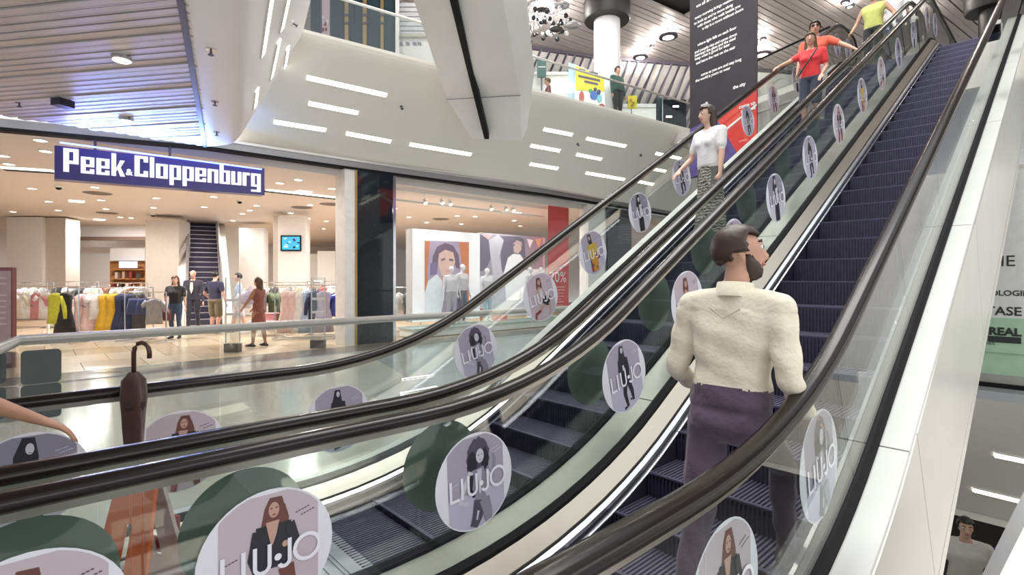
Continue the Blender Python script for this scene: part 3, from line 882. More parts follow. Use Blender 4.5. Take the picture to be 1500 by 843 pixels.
for i, (x, y, w) in enumerate([(599, 318, 'left of the poster wall'), (670, 316, 'above the white poster, left'), (696, 317, 'above the white poster, right'), (753, 323, 'over the second poster'), (762, 331, 'over the second poster, lower'), (676, 328, 'nearest the top of the white poster'), (625, 326, 'low over the white poster')]):
    downlight(onZ(x, y, zs), .11, 60 if i % 2 == 0 else 0, 'small round display downlight ' + w, 'display downlights')
for i, (x, y, w) in enumerate([(622, 297, 'first'), (647, 297, 'second'), (659, 299, 'third'), (719, 306, 'fourth'), (741, 307, 'fifth'), (751, 308, 'sixth')]):
    p = onX(x, y, -12.1)
    t = empty('spotlight', p, 'bright window spotlight on the track, %s from the left' % w, 'light', 'window spotlights')
    MB().tube([p + Vector((0, 0, .28)), p + Vector((0, 0, .06))], .012, WHITE, 6).build('stem', t)
    MB().tube([p + Vector((-.03, 0, .08)), p + Vector((.05, 0, -.02))], [.045, .06], WHITE, 10).build('housing', t)
    MB().tube([p + Vector((.051, 0, -.021)), p + Vector((.053, 0, -.023))], .05, DOWNON, 10).build('lens', t)
    l = bpy.data.lights.new('lamp', 'SPOT'); l.energy = 45; l.color = (1, .95, .88); l.spot_size = math.radians(120); l.shadow_soft_size = .08; l.spot_blend = .5
    o = bpy.data.objects.new('lamp', l); COL.objects.link(o); o.parent = t; o.location = (-.1, 0, -.1); o.rotation_euler = (0, math.radians(-18), 0)
tr = empty('light_track', onX(690, 298, -12.1), 'thin white track carrying the window spotlights', 'track')
a, b = onX(578, 287, -12.1), onX(800, 308, -12.1); z_ = 3.9
MB().box(((a.x + b.x) / 2, (a.y + b.y) / 2, z_), (.05, b.y - a.y, .05), WHITE).build('rail', tr)
MB().box((-12.15, (a.y + b.y) / 2, 3.62), (.04, b.y - a.y, .05), WHITE).build('lower_rail', tr)
# recessed slots and vents
for x0, x1, y, w in ((0, 78, 247, 'left of the sign'), (391, 500, 284, 'right of the sign')):
    a, b = onZ(x0, y - (2 if x0 == 0 else 6), zs), onZ(x1, y + (3 if x0 == 0 else 6), zs)
    a.z -= .004; b.z -= .004
    t = empty('light_trough', (a + b) / 2, 'long recessed light trough %s in the store ceiling' % w, 'light', 'ceiling troughs')
    u = (b - a).normalized(); v = Vector((-u.y, u.x, 0))
    MB().prism([a - v * .10, b - v * .10, b + v * .10, a + v * .10], (0, 0, -.012), LIGHTON).build('diffuser', t)
    MB().prism([a + v * .10, b + v * .10, b + v * .26, a + v * .26], (0, 0, -.03), DARKGAP).build('dark_lip', t)
VENT = mat('vent_metal', (0.25, 0.21, 0.19), .5)
for x, y, w in ((143, 283, 'under the left half of the sign'), (157, 312, 'over the far shelves'), (442, 304, 'beside the screen column'), (484, 299, 'near the white pier'), (646, 321, 'over the poster wall')):
    p = onZ(x, y, zs)
    t = empty('ceiling_vent', p, 'dark round ceiling vent ' + w, 'vent', 'store ceiling vents')
    for q in range(4): MB().lathe([(.34 - q * .08, -.001), (.34 - q * .08, -.012 - .008 * q), (.30 - q * .08, -.02 - .008 * q), (.29 - q * .08, -.001)], VENT, 18, p).build('ring', t)
for x, y, w in ((86, 273, 'left'), (224, 314, 'middle'), (351, 294, 'right')):
    p = onZ(x, y, zs)
    t = empty('dome_camera', p, 'small black dome camera on the store ceiling, %s one' % w, 'camera', 'dome cameras')
    MB().lathe([(.09, 0), (.09, -.03), (.07, -.04)], WHITE, 12, p).build('base', t); MB().lathe([(.07, -.04), (.055, -.08), (.01, -.10)], BLACK, 12, p).build('dome', t)
# general store fill: square ceiling panels added to brighten the aisles
for p, w in (((-16, 2, 3.85), 'nearest the entrance, under the sign'), ((-16, 9, 3.85), 'behind the white pier'), ((-21, 1, 3.85), 'before the left pillars'), ((-21, 8, 3.85), 'right of the screen pillar'), ((-27, 2, 3.85), 'over the far wooden shelves'), ((-27, 9, 3.85), 'far back right of the screen pillar'), ((-34, 2, 3.85), 'deepest in the store at the left'), ((-34, 9, 3.85), 'deepest in the store at the right'), ((-14.5, 5.5, 3.85), 'just inside, beside the dark column'), ((-14, 13, 3.85), 'behind the red sale banner')):
    t = empty('store_fill_panel', p, 'added flush square fill lamp ' + w, 'light', 'added fill lamps in the store')
    MB().box((p[0], p[1], 3.94), (.36, .36, .02), LIGHTON).build('diffuser', t)
    area('lamp', (0, 0, .04), .35, 185, (1, .96, .92), parent=t)
# lights of the slatted ceiling
def disc_light(p, r, label, grp, e=0):
    t = empty('ceiling_light', p, label, 'light', grp); p = Vector(p)
    MB().lathe([(r, -.03), (r * .9, -.06)], DOWNON, 16, p).build('lens', t)
    MB().lathe([(r * 1.15, .0), (r * 1.15, -.045), (r, -.05), (r, 0)], CHROME, 16, p).build('ring', t)
    if e:
        l = bpy.data.lights.new('lamp', 'SPOT'); l.energy = e; l.color = (1, .95, .88); l.spot_size = math.radians(-150); l.spot_blend = .6; l.shadow_soft_size = .15
        o = bpy.data.objects.new('lamp', l); COL.objects.link(o); o.location = (0, 0, -.08); o.parent = t
disc_light(onZ(178, 82, ZC), .085, 'round bright downlight in the slatted ceiling', 'slatted ceiling downlights', 60)
disc_light(onZ(185, 173, ZC), .085, 'round downlight in the slatted ceiling inside the blue glow', 'slatted ceiling downlights', 40)
p = onZ(92, 145, ZC)
t = empty('ceiling_speaker', p, 'small dark box fixed to the slatted ceiling', 'speaker'); MB().box(p - Vector((0, 0, .06)), (.16, .2, .1), SKIRT, .6).build('box', t); MB().tube([p, p - Vector((0, 0, .03))], .03, CHROME).build('mount', t)
sprinkler(onZ(28.5, 150, ZC), (0, 0, -1), 'sprinkler under the slatted ceiling at the left')

# ================================================================== the store sign
SGX = -11.25
SIGNBLUE = mat('sign_purple', (0.065, 0.05, 0.20), 0.3, var=.04)
SIGNLIT = mat('sign_letter_lit', (0.95, 0.97, 1.0), 0.4, emit=(0.92, 0.95, 1.0), estr=.55)
s0, s1 = onX(80, 213, SGX), onX(387.5, 247, SGX)
sz1 = (s0.z + s1.z) / 2; sz0 = (onX(80, 262, SGX).z + onX(387.5, 286, SGX).z) / 2
sign = empty('store_sign', ((SGX), (s0.y + s1.y) / 2, sz0), 'long purple store sign with white letters hanging over the clothing store entrance', 'sign')
def sp(v, w): # point on the sign face, v along 0..1, w up 0..1 (keeps the slight fall of the board)
    y = s0.y + (s1.y - s0.y) * v
    zt = s0.z + (s1.z - s0.z) * v; zb = onX(80, 262, SGX).z * (1 - v) + onX(387.5, 286, SGX).z * v
    return Vector((SGX, y, zb + (zt - zb) * w))
mb = MB(); mb.prism([sp(0, 0), sp(1, 0), sp(1, 1), sp(0, 1)], (-.27, 0, 0), SIGNBLUE); mb.build('board', sign)
uxs = (sp(1, .5) - sp(0, .5)).normalized(); L_ = (sp(1, .5) - sp(0, .5)).length
R4 = lambda x0, y0, x1, y1: [(x0, y0), (x1, y0), (x1, y1), (x0, y1)]
GLYPH = {  # heavy square letters on a grid: capitals 7 high, small letters 5 high
 'P': (4.3, [R4(0, 0, 1.6, 7), R4(1.6, 6.1, 4.3, 7), R4(1.6, 2.5, 4.3, 3.4), R4(2.8, 3.4, 4.3, 6.1)]),
 'e': (3.9, [R4(0, 0, 1.4, 5), R4(1.4, 4.3, 3.9, 5), R4(2.6, 2.75, 3.9, 4.3), R4(1.4, 2.05, 3.9, 2.75), R4(1.4, 0, 3.9, .75), R4(2.6, .75, 3.9, 1.4)]),
 'k': (4.1, [R4(0, 0, 1.4, 7), [(1.4, 2.2), (2.6, 5), (4.1, 5), (2.7, 2.6), (1.4, 1.6)], [(1.6, 2.9), (2.6, 3.1), (4.2, 0), (2.7, 0)]]),
 'C': (4.3, [R4(0, 0, 1.6, 7), R4(1.6, 6.1, 4.3, 7), R4(1.6, 0, 4.3, .9), R4(2.9, 5.0, 4.3, 6.1), R4(2.9, .9, 4.3, 2.0)]),
 'l': (1.4, [R4(0, 0, 1.4, 7)]),
 'o': (3.9, [R4(0, 0, 1.4, 5), R4(2.5, 0, 3.9, 5), R4(1.4, 4.3, 2.5, 5), R4(1.4, 0, 2.5, .7)]),
 'p': (3.9, [R4(0, -2, 1.4, 5), R4(2.5, 0, 3.9, 5), R4(1.4, 4.3, 2.5, 5), R4(1.4, 0, 2.5, .7)]),
 'n': (3.9, [R4(0, 0, 1.4, 5), R4(2.5, 0, 3.9, 5), R4(1.4, 4.3, 2.5, 5)]),
 'b': (3.9, [R4(0, 0, 1.4, 7), R4(2.5, 0, 3.9, 5), R4(1.4, 4.3, 2.5, 5), R4(1.4, 0, 2.5, .7)]),
 'u': (3.9, [R4(0, 0, 1.4, 5), R4(2.5, 0, 3.9, 5), R4(1.4, 0, 2.5, .7)]),
 'r': (2.8, [R4(0, 0, 1.4, 5), R4(1.4, 4.1, 2.8, 5)]),
 'g': (3.9, [R4(0, 0, 1.4, 5), R4(2.5, -2, 3.9, 5), R4(1.4, 4.3, 2.5, 5), R4(1.4, 0, 2.5, .7), R4(0, -2, 2.5, -1.3)])}
def letters(word, x0, x1, h, base):
    """heavy square letters, each its own mesh, fitted between x0 and x1 (fractions of the board); h: metres per grid unit"""
    tot = sum(GLYPH[c][0] for c in word) + .62 * (len(word) - 1)
    sx = (x1 - x0) * L_ / tot; cur = 0.0
    for ch in word:
        m = MB()
        for poly in GLYPH[ch][1]:
            m.prism([sp(x0, base) + uxs * ((cur + u) * sx) + Vector((0, 0, v * h)) for u, v in poly], (.03, 0, 0), SIGNLIT)
        m.build('letter', sign); cur += GLYPH[ch][0] + .62
letters('Peek', .033, .285, .055, .235)
letters('Cloppenburg', .328, .975, .052, .285)
m = MB(); put_text(m, '&', sp(.289, .30) + Vector((.02, 0, 0)), uxs, (0, 0, 1), .15, SIGNLIT, bold=.004, extrude=.012); m.build('letter', sign)
for x, y0, y1 in ((139.5, 206, 219), (249, 220, 233)):
    a = onX(x, y0, SGX - .23); b = onX(x, y1 + 2, SGX - .23)
    MB().tube([a + Vector((0, 0, .16)), b], .02, P_DK, 6).build('hanger', sign)
st = MB().box(tuple(sp(.5, 1) + Vector((.02, 0, .012))), (.05, L_ * .96, .02), mat('blue_led', (.2, .3, 1), .4, emit=(.16, .25, 1.0), estr=4)).build('led_strip', sign)
tl = area('led_glow', tuple(sp(.36, 1) + Vector((.06, 0, .05))), .06, 55, (.16, .20, 1.0), rot=(0, math.radians(-122), 0), size_y=L_ * .62)
tl.parent = sign; tl.matrix_parent_inverse = world_loc(sign).inverted()
tl2 = area('led_glow', tuple(sp(.40, 1) + Vector((.06, 0, .05))), .05, 28, (.35, .75, 1.0), rot=(0, math.radians(-135), 0), size_y=L_ * .6)
tl2.parent = sign; tl2.matrix_parent_inverse = world_loc(sign).inverted()

# ================================================================== inside the store
def tbox(name, x0, x1, y0, y1, t, depth, material, parent=None):
    """box facing the entrance, its front at view distance t"""
    a, b = onT(x0, y1, t), onT(x1, y1, t); top = onT(x0, y0, t).z
    bk = Vector((-math.sin(YAW + .25), math.cos(YAW + .25), 0)) * depth
    return MB().prism([(a.x, a.y, a.z), (b.x, b.y, b.z), (b.x, b.y, top), (a.x, a.y, top)], bk, material).build(name, parent)
def fl(t): return HORIZON + F * EYE / t
struct(tbox('wall_pillar', 10, 62, 318, fl(20), 20, 1.4, STOREWALL))
struct(tbox('wall_pillar', 62, 96, 319, fl(20.2), 20.2, 1.0, GREIGE))
struct(tbox('wall_pillar', 213, 262, 322, fl(19.5), 19.5, 1.2, GREIGE))
struct(tbox('wall_partition', 97, 214, 318, 347, 23.5, .4, PURE))
struct(tbox('trim_14', 97, 213, 347, 352, 23.3, .3, mat('brown_bulkhead', (.20, .13, .10), .5)))
struct(tbox('wall_partition', 97, 213, 352, fl(26), 26, .3, STOREWALL))
struct(tbox('wall_partition', 114, 161, 362, fl(25), 25, .3, PURE))
struct(tbox('wall_partition', 262, 272, 330, fl(25), 25, .3, PURE))
struct(tbox('wall_partition', 324, 351, 330, fl(24), 24, .3, PURE))
struct(tbox('wall_pillar', 350, 386, 334, fl(22), 22, 1.0, STOREWALL))
struct(tbox('wall_pillar', 400, 410, 316, fl(18.6), 18.6, 1.2, GREIGE))
struct(tbox('wall_pillar', 407, 448, 317, fl(18.5), 18.5, 1.2, STOREWALL))
struct(tbox('wall_pillar', 465, 491, 368, fl(30), 30, 1.0, PURE))
struct(tbox('wall_partition', 448, 520, 372, fl(33), 33, .3, PURE))
t = empty('wall_screen', onT(427, 357, 18.3), 'small wall screen showing blue shapes on the white column', 'screen')
tbox('bezel', 411, 441, 345, 368, 18.42, .08, BLACK, t)
SCRN = mat('screen_blue', (.02, .25, .45), .3, emit=(.02, .30, .55), estr=.9)
tbox('display', 413, 439, 347, 366, 18.40, .01, SCRN, t)
mb = MB(); rr = random.Random(3)
SCR2 = mat('screen_pale', (.4, .8, .9), .3, emit=(.35, .75, .9), estr=.8); SCR3 = mat('screen_navy', (.01, .04, .12), .3)
for q in range(14):
    x = rr.uniform(415, 436); y = rr.uniform(349, 362); w = rr.uniform(1.5, 4); h = rr.uniform(1, 3)
    mb.add([onT(x, y, 18.385), onT(x + w, y + rr.uniform(-1, 1), 18.385), onT(x + w * .8, y + h, 18.385), onT(x - .5, y + h, 18.385)], [(0, 1, 2, 3)], SCR2 if q % 2 else SCR3)
mb.build('picture', t)
# far shelf unit
t = empty('shelf_unit', onT(186, 431, 24.5), 'wooden far shelf unit with a pale screen, between two pillars', 'shelf')
WOOD = mat('orange_wood', (.42, .18, .05), .5, var=.15, scale=6)
tbox('back_panel', 161, 212, 383, fl(24.6), 24.6, .1, WOOD, t)
for y in (394, 408, 424): tbox('shelf', 161, 212, y, y + 2, 24.2, .35, WOOD, t)
tbox('screen', 174, 201, 383, 393, 24.1, .05, mat('pale_screen', (.5, .55, .75), .4, emit=(.5, .55, .8), estr=.6), t)
tbox('header', 161, 212, 362, 382, 24.3, .1, PURE, t)
rr = random.Random(5)
ORD0 = ['first', 'second', 'third', 'fourth', 'fifth']
cols = [(.25, .04, .04), (.6, .45, .4), (.07, .06, .06), (.5, .3, .2), (.7, .65, .6)]
for q in range(9):
    x = 163 + q * 5.2; y = 409 if q % 2 else 425
    b = tbox('folded_stack', x, x + 4, y - rr.uniform(6, 11), y - .2, 24.15, .3, mat('stack_%d' % (q % 5), cols[q % 5], .8))
    tag(b, 'folded stack on the far wooden shelf unit, %s from the left, %s row' % (ORD0[q // 2], 'upper' if q % 2 else 'lower'), 'clothes', 'stacks on the far shelf unit')
# inner escalator rising to the store's upper floor
ie0, ie1 = onT(300, fl(17.5), 17.5), onT(297, 327, 23.2)
ie0.z = 0
iu = Vector((ie1.x - ie0.x, ie1.y - ie0.y, 0)); il = iu.length; iu.normalize(); iv = Vector((-iu.y, iu.x, 0)) * -1
t = empty('store_escalator', ie0, 'distant escalator with pale sides inside the clothing store', 'escalator')
n = 20; w = .5
for q in range(n):
    f0 = q / n; p = ie0 + iu * (il * f0); z = ie1.z * (q + 1) / n
    m = MB(); m.prism([p - iv * w + Vector((0, 0, z - ie1.z / n)), p + iv * w + Vector((0, 0, z - ie1.z / n)), p + iv * w + Vector((0, 0, z)), p - iv * w + Vector((0, 0, z))], iu * (il / n), STEP)
    m.prism([p - iv * w + Vector((0, 0, z - .03)) - iu * .01, p + iv * w + Vector((0, 0, z - .03)) - iu * .01, p + iv * w + Vector((0, 0, z)) - iu * .01, p - iv * w + Vector((0, 0, z)) - iu * .01], iu * .012, COMB)
    m.build('step', t)
for s in (-1, 1):
    a = ie0 + iv * s * (w + .02); b = a + iu * il
    MB().prism([a, b + Vector((0, 0, ie1.z)), b + Vector((0, 0, ie1.z + .55)), a + Vector((0, 0, .55))], iv * s * .05, PURE).build('skirt', t)
    MB().prism([a + Vector((0, 0, .55)), b + Vector((0, 0, ie1.z + .55)), b + Vector((0, 0, ie1.z + .95)), a + Vector((0, 0, .95))], iv * s * .02, SHOPGLASS).build('glass_panel', t)
    MB().tube([a + Vector((0, 0, .97)), b + Vector((0, 0, ie1.z + .97))], .05, COMB, 8).build('handrail', t)
    MB().prism([a + iv * s * .06, b + iv * s * .06 + Vector((0, 0, ie1.z - .2)), b + iv * s * .06 + Vector((0, 0, ie1.z + .3)), a + iv * s * .06 + Vector((0, 0, .3))], iv * s * .25, PURE).build('cladding', t)

# ---------------------------------------------------------------- garments and racks
def garment_mesh(kind):
    mb = MB(); M0 = MATS.setdefault('cloth_base', mat('cloth_base', (.6, .6, .6), .85))
    rr = random.Random(hash(kind) % 97 if False else len(kind) * 7 + ord(kind[0]))
    n = 14
    def ring(z, w, d, wav):
        return [Vector((w * math.cos(2 * PI * k / n), (d + wav * math.cos(2 * PI * k / n * 3)) * math.sin(2 * PI * k / n), z)) for k in range(n)]
    prof = {'shirt': [(0, .06, .04), (-.03, .13, .05), (-.07, .2, .055), (-.2, .2, .05), (-.4, .2, .05), (-.62, .22, .05)],
            'dress': [(0, .06, .04), (-.03, .12, .05), (-.07, .18, .055), (-.2, .17, .05), (-.42, .16, .05), (-.75, .24, .07), (-1.08, .29, .08)],
            'jacket': [(0, .07, .05), (-.03, .15, .07), (-.08, .22, .075), (-.3, .21, .07), (-.5, .21, .07), (-.74, .23, .07)],
            'shorts': [(0, .19, .04), (-.05, .20, .05), (-.2, .24, .06), (-.38, .28, .07)],
            'trousers': [(0, .12, .04), (-.06, .15, .05), (-.3, .16, .05), (-.6, .15, .045), (-.95, .14, .04)]}[kind]
    mb.loft([ring(z, w, d, .012 * min(1, -z * 4)) for z, w, d in prof], M0)
    if kind in ('shirt', 'jacket'):
        L = .24 if kind == 'shirt' else .55
        for s in (-1, 1):
            a = Vector((s * .17, 0, -.07)); b = Vector((s * (.30 if kind == 'shirt' else .27), 0, -.07 - L))
            mb.tube([a, a.lerp(b, .5) + Vector((s * .02, 0, .02)), b], [.065, .06, .05], M0, 8)
    me_o = mb.build('garment', smooth=True)
    return me_o
def hanger_mesh():
    return MB().tube([(-.19, 0, -.06), (0, 0, .03), (.19, 0, -.06)], .008, CHROME, 5).tube([(0, 0, .03), (0, 0, .07), (.02, 0, .10), (0, 0, .125)], .006, CHROME, 5).build('hanger')
GM = {k: garment_mesh(k) for k in ('shirt', 'dress', 'jacket', 'shorts', 'trousers')}
HG = hanger_mesh()
CLOTH = {}
def cloth(c):
    key = 'cloth_%s' % c
    pal = {'white': (.78, .77, .74), 'pale pink': (.75, .55, .52), 'cream': (.72, .66, .54), 'black': (.02, .02, .022), 'navy': (.025, .035, .09), 'mustard yellow': (.70, .42, .03),
           'denim blue': (.04, .06, .17), 'light blue': (.40, .52, .68), 'royal blue': (.05, .07, .36), 'bright blue': (.03, .25, .50), 'grey': (.30, .30, .31), 'olive green': (.12, .15, .07),
           'brown': (.16, .07, .04), 'red': (.5, .05, .04), 'rose': (.62, .25, .27), 'lilac': (.50, .44, .56), 'sand': (.55, .42, .28), 'neon yellow': (.6, .62, .05), 'charcoal': (.06, .06, .065), 'orange': (.6, .22, .05)}
    return mat(key.replace(' ', '_'), pal[c], .85, var=.10, scale=14, bump=.3, bscale=20, sheen=.2)
def hang(kind, colr, x, y, ztop, rz, label, group):
    o = instance(GM[kind]); o.name = {'shirt': 'shirt', 'dress': 'dress', 'jacket': 'jacket', 'shorts': 'shorts', 'trousers': 'trousers'}[kind]
    o.location = (x, y, ztop - .032); o.rotation_euler = (0, 0, rz)
    o.material_slots[0].link = 'OBJECT'; o.material_slots[0].material = cloth(colr)
    tag(o, label, 'clothes', group)
    h = instance(HG, parent=o); h.location = (0, 0, 0)
    return o
def rack(p, length, ang, h, label):
    t = empty('clothes_rack', p, label, 'rack', 'clothes racks in the store', ang)
    for s in (-1, 1):
        local(MB().tube([(s * length / 2, 0, 0.03), (s * length / 2, 0, h)], .016, CHROME, 8).build('post'), t)
        local(MB().box((s * length / 2, 0, .02), (.05, .5, .04), CHROME).build('foot'), t)
    local(MB().tube([(-length / 2, 0, h), (length / 2, 0, h)], .014, CHROME, 8).build('rail'), t)
    local(MB().box((0, 0, .03), (length, .03, .03), CHROME).build('base_bar'), t)
    return t
ORD = ['first', 'second', 'third', 'fourth', 'fifth', 'sixth', 'seventh', 'eighth', 'ninth', 'tenth', 'eleventh', 'twelfth']
def filled_rack(px, t, length, ang, h, where, items, face=None):
    c = onT(px, fl(t), t); c.z = 0
    rack(c, length + (.45 if face is not None else .12), ang, h, 'chrome clothes rack ' + where)
    d = Vector((math.cos(ang), math.sin(ang), 0)); n = len(items)
    for i, (kind, colr) in enumerate(items):
        q = c + d * (length * ((i + .5) / n - .5))
        hang(kind, colr, q.x, q.y, h - .125, (ang + PI / 2 + random.uniform(-.25, .25)) if face is None else face + random.uniform(-.15, .15),
             '%s %s, %s from the left on the rack %s' % (colr, kind, ORD[i], where), 'clothes on the rack ' + where)
VA = YAW  # a rod seen square-on runs along this direction
S, D, J, H, T_ = 'shirt', 'dress', 'jacket', 'shorts', 'trousers'
filled_rack(61, 12.6, 1.35, VA, 1.36, 'at the left edge', [(S, 'cream'), (S, 'white'), (S, 'rose'), (S, 'white'), (J, 'neon yellow'), (D, 'black')], VA)
filled_rack(163, 13.0, 1.35, VA + .3, 1.33, 'with the yellow clothes', [(D, 'pale pink'), (D, 'pale pink'), (S, 'white'), (D, 'mustard yellow'), (D, 'mustard yellow'), (D, 'navy'), (D, 'navy'), (T_, 'charcoal')], VA + .8)
filled_rack(213, 12.8, .75, VA - .2, 1.22, 'with the denim shorts', [(H, 'denim blue'), (H, 'denim blue'), (S, 'grey')], VA)
filled_rack(408, 15.5, 1.0, VA + .5, 1.30, 'right of the brown dress', [(J, 'charcoal'), (S, 'olive green'), (S, 'olive green'), (J, 'charcoal'), (S, 'black')])
filled_rack(448, 13.6, 1.05, VA + .2, 1.38, 'behind the right security gate', [(D, 'pale pink'), (D, 'pale pink'), (D, 'white'), (D, 'light blue'), (J, 'navy'), (D, 'lilac')], VA + .6)
filled_rack(488, 14.2, .9, VA - .1, 1.30, 'beside the white pier', [(J, 'bright blue'), (S, 'bright blue'), (S, 'royal blue'), (S, 'royal blue'), (J, 'royal blue')], VA + .3)
filled_rack(30, 16.5, 1.6, VA, 1.42, 'behind the left edge rack', [(S, 'grey'), (S, 'white'), (S, 'charcoal'), (S, 'lilac'), (S, 'cream'), (S, 'grey')])
filled_rack(112, 16.5, 1.3, VA, 1.45, 'left of the far white wall', [(J, 'black'), (S, 'white'), (S, 'grey'), (S, 'charcoal'), (S, 'white')])
filled_rack(178, 17.5, 1.6, VA, 1.40, 'before the far wooden shelves', [(S, 'red'), (S, 'brown'), (S, 'cream'), (S, 'pale pink'), (S, 'brown'), (S, 'grey')])
filled_rack(425, 17.2, 1.8, VA, 1.42, 'under the wall screen', [(S, 'white'), (S, 'charcoal'), (S, 'pale pink'), (S, 'grey'), (S, 'sand'), (S, 'white'), (S, 'black')])
filled_rack(486, 18.5, 1.6, VA, 1.45, 'far back beside the pier', [(S, 'orange'), (S, 'red'), (S, 'white'), (S, 'charcoal'), (S, 'grey')])
0 and filled_rack(350, 18.0, 1.5, VA, 1.4, 'behind the light blue walker', [(S, 'white'), (S, 'cream'), (S, 'grey'), (S, 'pale pink'), (S, 'white')])
filled_rack(590, 15.0, .9, VA, 1.3, 'left of the poster wall', [(S, 'black'), (S, 'white'), (S, 'charcoal'), (S, 'red')])
# low display tables with folded clothes
def table(px, t, w, d, h, where, stacks):
    c = onT(px, fl(t), t); c.z = 0
    r = empty('display_table', c, 'low display table with folded clothes ' + where, 'table', 'display tables in the store', VA)
    local(MB().box((0, 0, h - .03), (w, d, .06), PURE).build('tabletop'), r)
    for sx in (-1, 1):
        for sy in (-1, 1): local(MB().box((sx * (w / 2 - .05), sy * (d / 2 - .05), (h - .06) / 2), (.05, .05, h - .06), PURE).build('leg'), r)
    n = len(stacks); u = Vector((math.cos(VA), math.sin(VA), 0))
    for i, cc in enumerate(stacks):
        q = c + u * (w * ((i + .5) / n - .5))
        mb = MB()
        for l in range(5):
            mb.box((q.x, q.y, h + .02 + l * .04), (w / n * .8 * (1 - .03 * (l % 2)), d * .6, .034), cloth(cc), VA + .05 * (l % 3 - 1))
        tag(mb.build('folded_clothes'), '%s folded pile, %s from the left, on the table %s' % (cc, ORD[i], where), 'clothes', 'piles on the table ' + where)
table(398, 14.2, 1.0, .6, .42, 'under the green shirts', ['sand', 'rose', 'brown'])
table(103, 14.6, .9, .6, .75, 'right of the black dress', ['grey', 'white', 'pale pink'])
table(490, 15.5, .9, .6, .95, 'behind the royal blue shirts', ['charcoal', 'sand', 'charcoal'])
for o in list(GM.values()) + [HG]: bpy.data.objects.remove(o)
# security gates
ACR = glass_mat('acrylic', (.93, .95, .94), .06)
for x, yb, w in ((341, 516, 'left one'), (466, 510, 'right one')):
    p = onZ(x, yb, 0)
    t = empty('security_gate', p, 'clear security gate on a dark foot at the store entrance, %s' % w, 'gate', 'security gates')
    u = Vector((math.cos(.2), math.sin(.2), 0))
    MB().box(p + Vector((0, 0, .09)), (.3, .16, .18), mat('gate_foot', (.10, .085, .07), .4), YAW).build('foot', t)
    MB().box(p + Vector((0, 0, .88)), (.3, .03, 1.4), ACR, YAW).build('panel', t)
    for s in (-1, 1): MB().tube([p + RT * (.15 * s) + Vector((0, 0, .18)), p + RT * (.15 * s) + Vector((0, 0, 1.58))], .014, mat('gate_edge', (.6, .58, .55), .3), 6).build('edge_tube', t)
    for q in (.5, .8, 1.1): MB().box(p + Vector((0, 0, q)), (.28, .035, .05), mat('gate_edge', (.6, .58, .55), .3), YAW).build('antenna_bar', t)
# brown totem at the left edge
a = onX(-14, 500, -9.5); 
t = empty('info_totem', Vector((a.x, a.y, 0)), 'pinkish notice panel in a dark red frame at the left edge', 'sign')
MF = mat('totem_frame', (.20, .06, .06), .4); MP = mat('totem_panel', (.42, .32, .34), .35)
ztop = onT(5, 392, 9.1).z
b0, b1 = onT(-60, 500, 9.1), onT(18, 500, 9.1)
MB().prism([(b0.x, b0.y, .0), (b1.x, b1.y, .0), (b1.x, b1.y, ztop), (b0.x, b0.y, ztop)], FW * .08, MF).build('frame', t)
c0, c1 = onT(-55, 500, 9.08), onT(15, 500, 9.08)
MB().prism([(c0.x, c0.y, .08), (c1.x, c1.y, .08), (c1.x, c1.y, ztop - .06), (c0.x, c0.y, ztop - .06)], FW * .02, MP).build('panel', t)
mb = MB()
for q in range(9):
    z = ztop - .2 - q * .1; a = onT(-40, 400, 9.07); b = onT(9, 400, 9.07)
    if q not in (2,): mb.quad(Vector((a.x, a.y, z)), Vector((b.x, b.y, z)), Vector((b.x, b.y, z + .03)), Vector((a.x, a.y, z + .03)), mat('totem_text', (.62, .50, .52), .5))
mb.build('text_lines', t)

# ================================================================== window display
PX = -12.35
def wq(mb, pts, off, material, X=PX):
    q = [onX(x, y, X + off) for x, y in pts]
    mb.add(q, [tuple(range(len(q)))], material)
def wrect(x0, y0, x1, y1, slope=.045):
    return [(x0, y0), (x1, y0 + slope * (x1 - x0)), (x1, y1 - slope * .9 * (x1 - x0)), (x0, y1)]
POST = mat('poster_white', (.85, .85, .86), .4, emit=(1, 1, 1), estr=.28)
def art(n, c, e=.18): return mat('poster_' + n, c, .45, emit=c, estr=e)
t = empty('poster_wall', Vector((PX, onX(650, 480, PX).y, 0)), 'white backlit display wall with a portrait of a dark-haired woman in white', 'poster')
a, b = onX(604, 487, PX), onX(702, 480, PX); zt = onX(604, 335, PX).z
MB().prism([(PX, a.y, .35), (PX, b.y, .35), (PX, b.y, zt), (PX, a.y, zt)], (-.22, 0, 0), POST).build('panel', t)
MB().prism([(PX - .01, a.y - .012, .35), (PX - .01, a.y - .002, .35), (PX - .01, a.y - .002, zt), (PX - .01, a.y - .012, zt)], (-.3, 0, 0), mat('panel_edge', (.45, .44, .43), .4)).build('edge', t)
mb = MB()
def box_px(x0, y0, x1, y1, off, c): wq(mb, [(x0, y0), (x1, y0), (x1, y1), (x0, y1)], off, c)
ORA = art('orange', (.62, .20, .07)); LIL = art('lilac', (.42, .34, .46)); HAI = art('hair', (.16, .10, .15)); FAC = art('face', (.72, .48, .40)); COA = art('coat', (.78, .84, .86)); PUR = art('purple', (.20, .16, .30)); COR = art('coral', (.70, .34, .30)); GRY = art('grey', (.40, .37, .42))
wq(mb, [(622, 353), (687, 355), (687, 459), (622, 462)], .012, ORA)
wq(mb, [(630, 353), (672, 354), (678, 400), (672, 460), (628, 462), (626, 400)], .014, LIL)
wq(mb, [(634, 376), (640, 362), (652, 356), (664, 360), (672, 374), (674, 395), (668, 392), (660, 368), (648, 368), (642, 378), (640, 402), (632, 402)], .016, HAI)
wq(mb, [(643, 372), (652, 366), (664, 370), (667, 384), (662, 400), (653, 410), (646, 402), (642, 388)], .018, FAC)
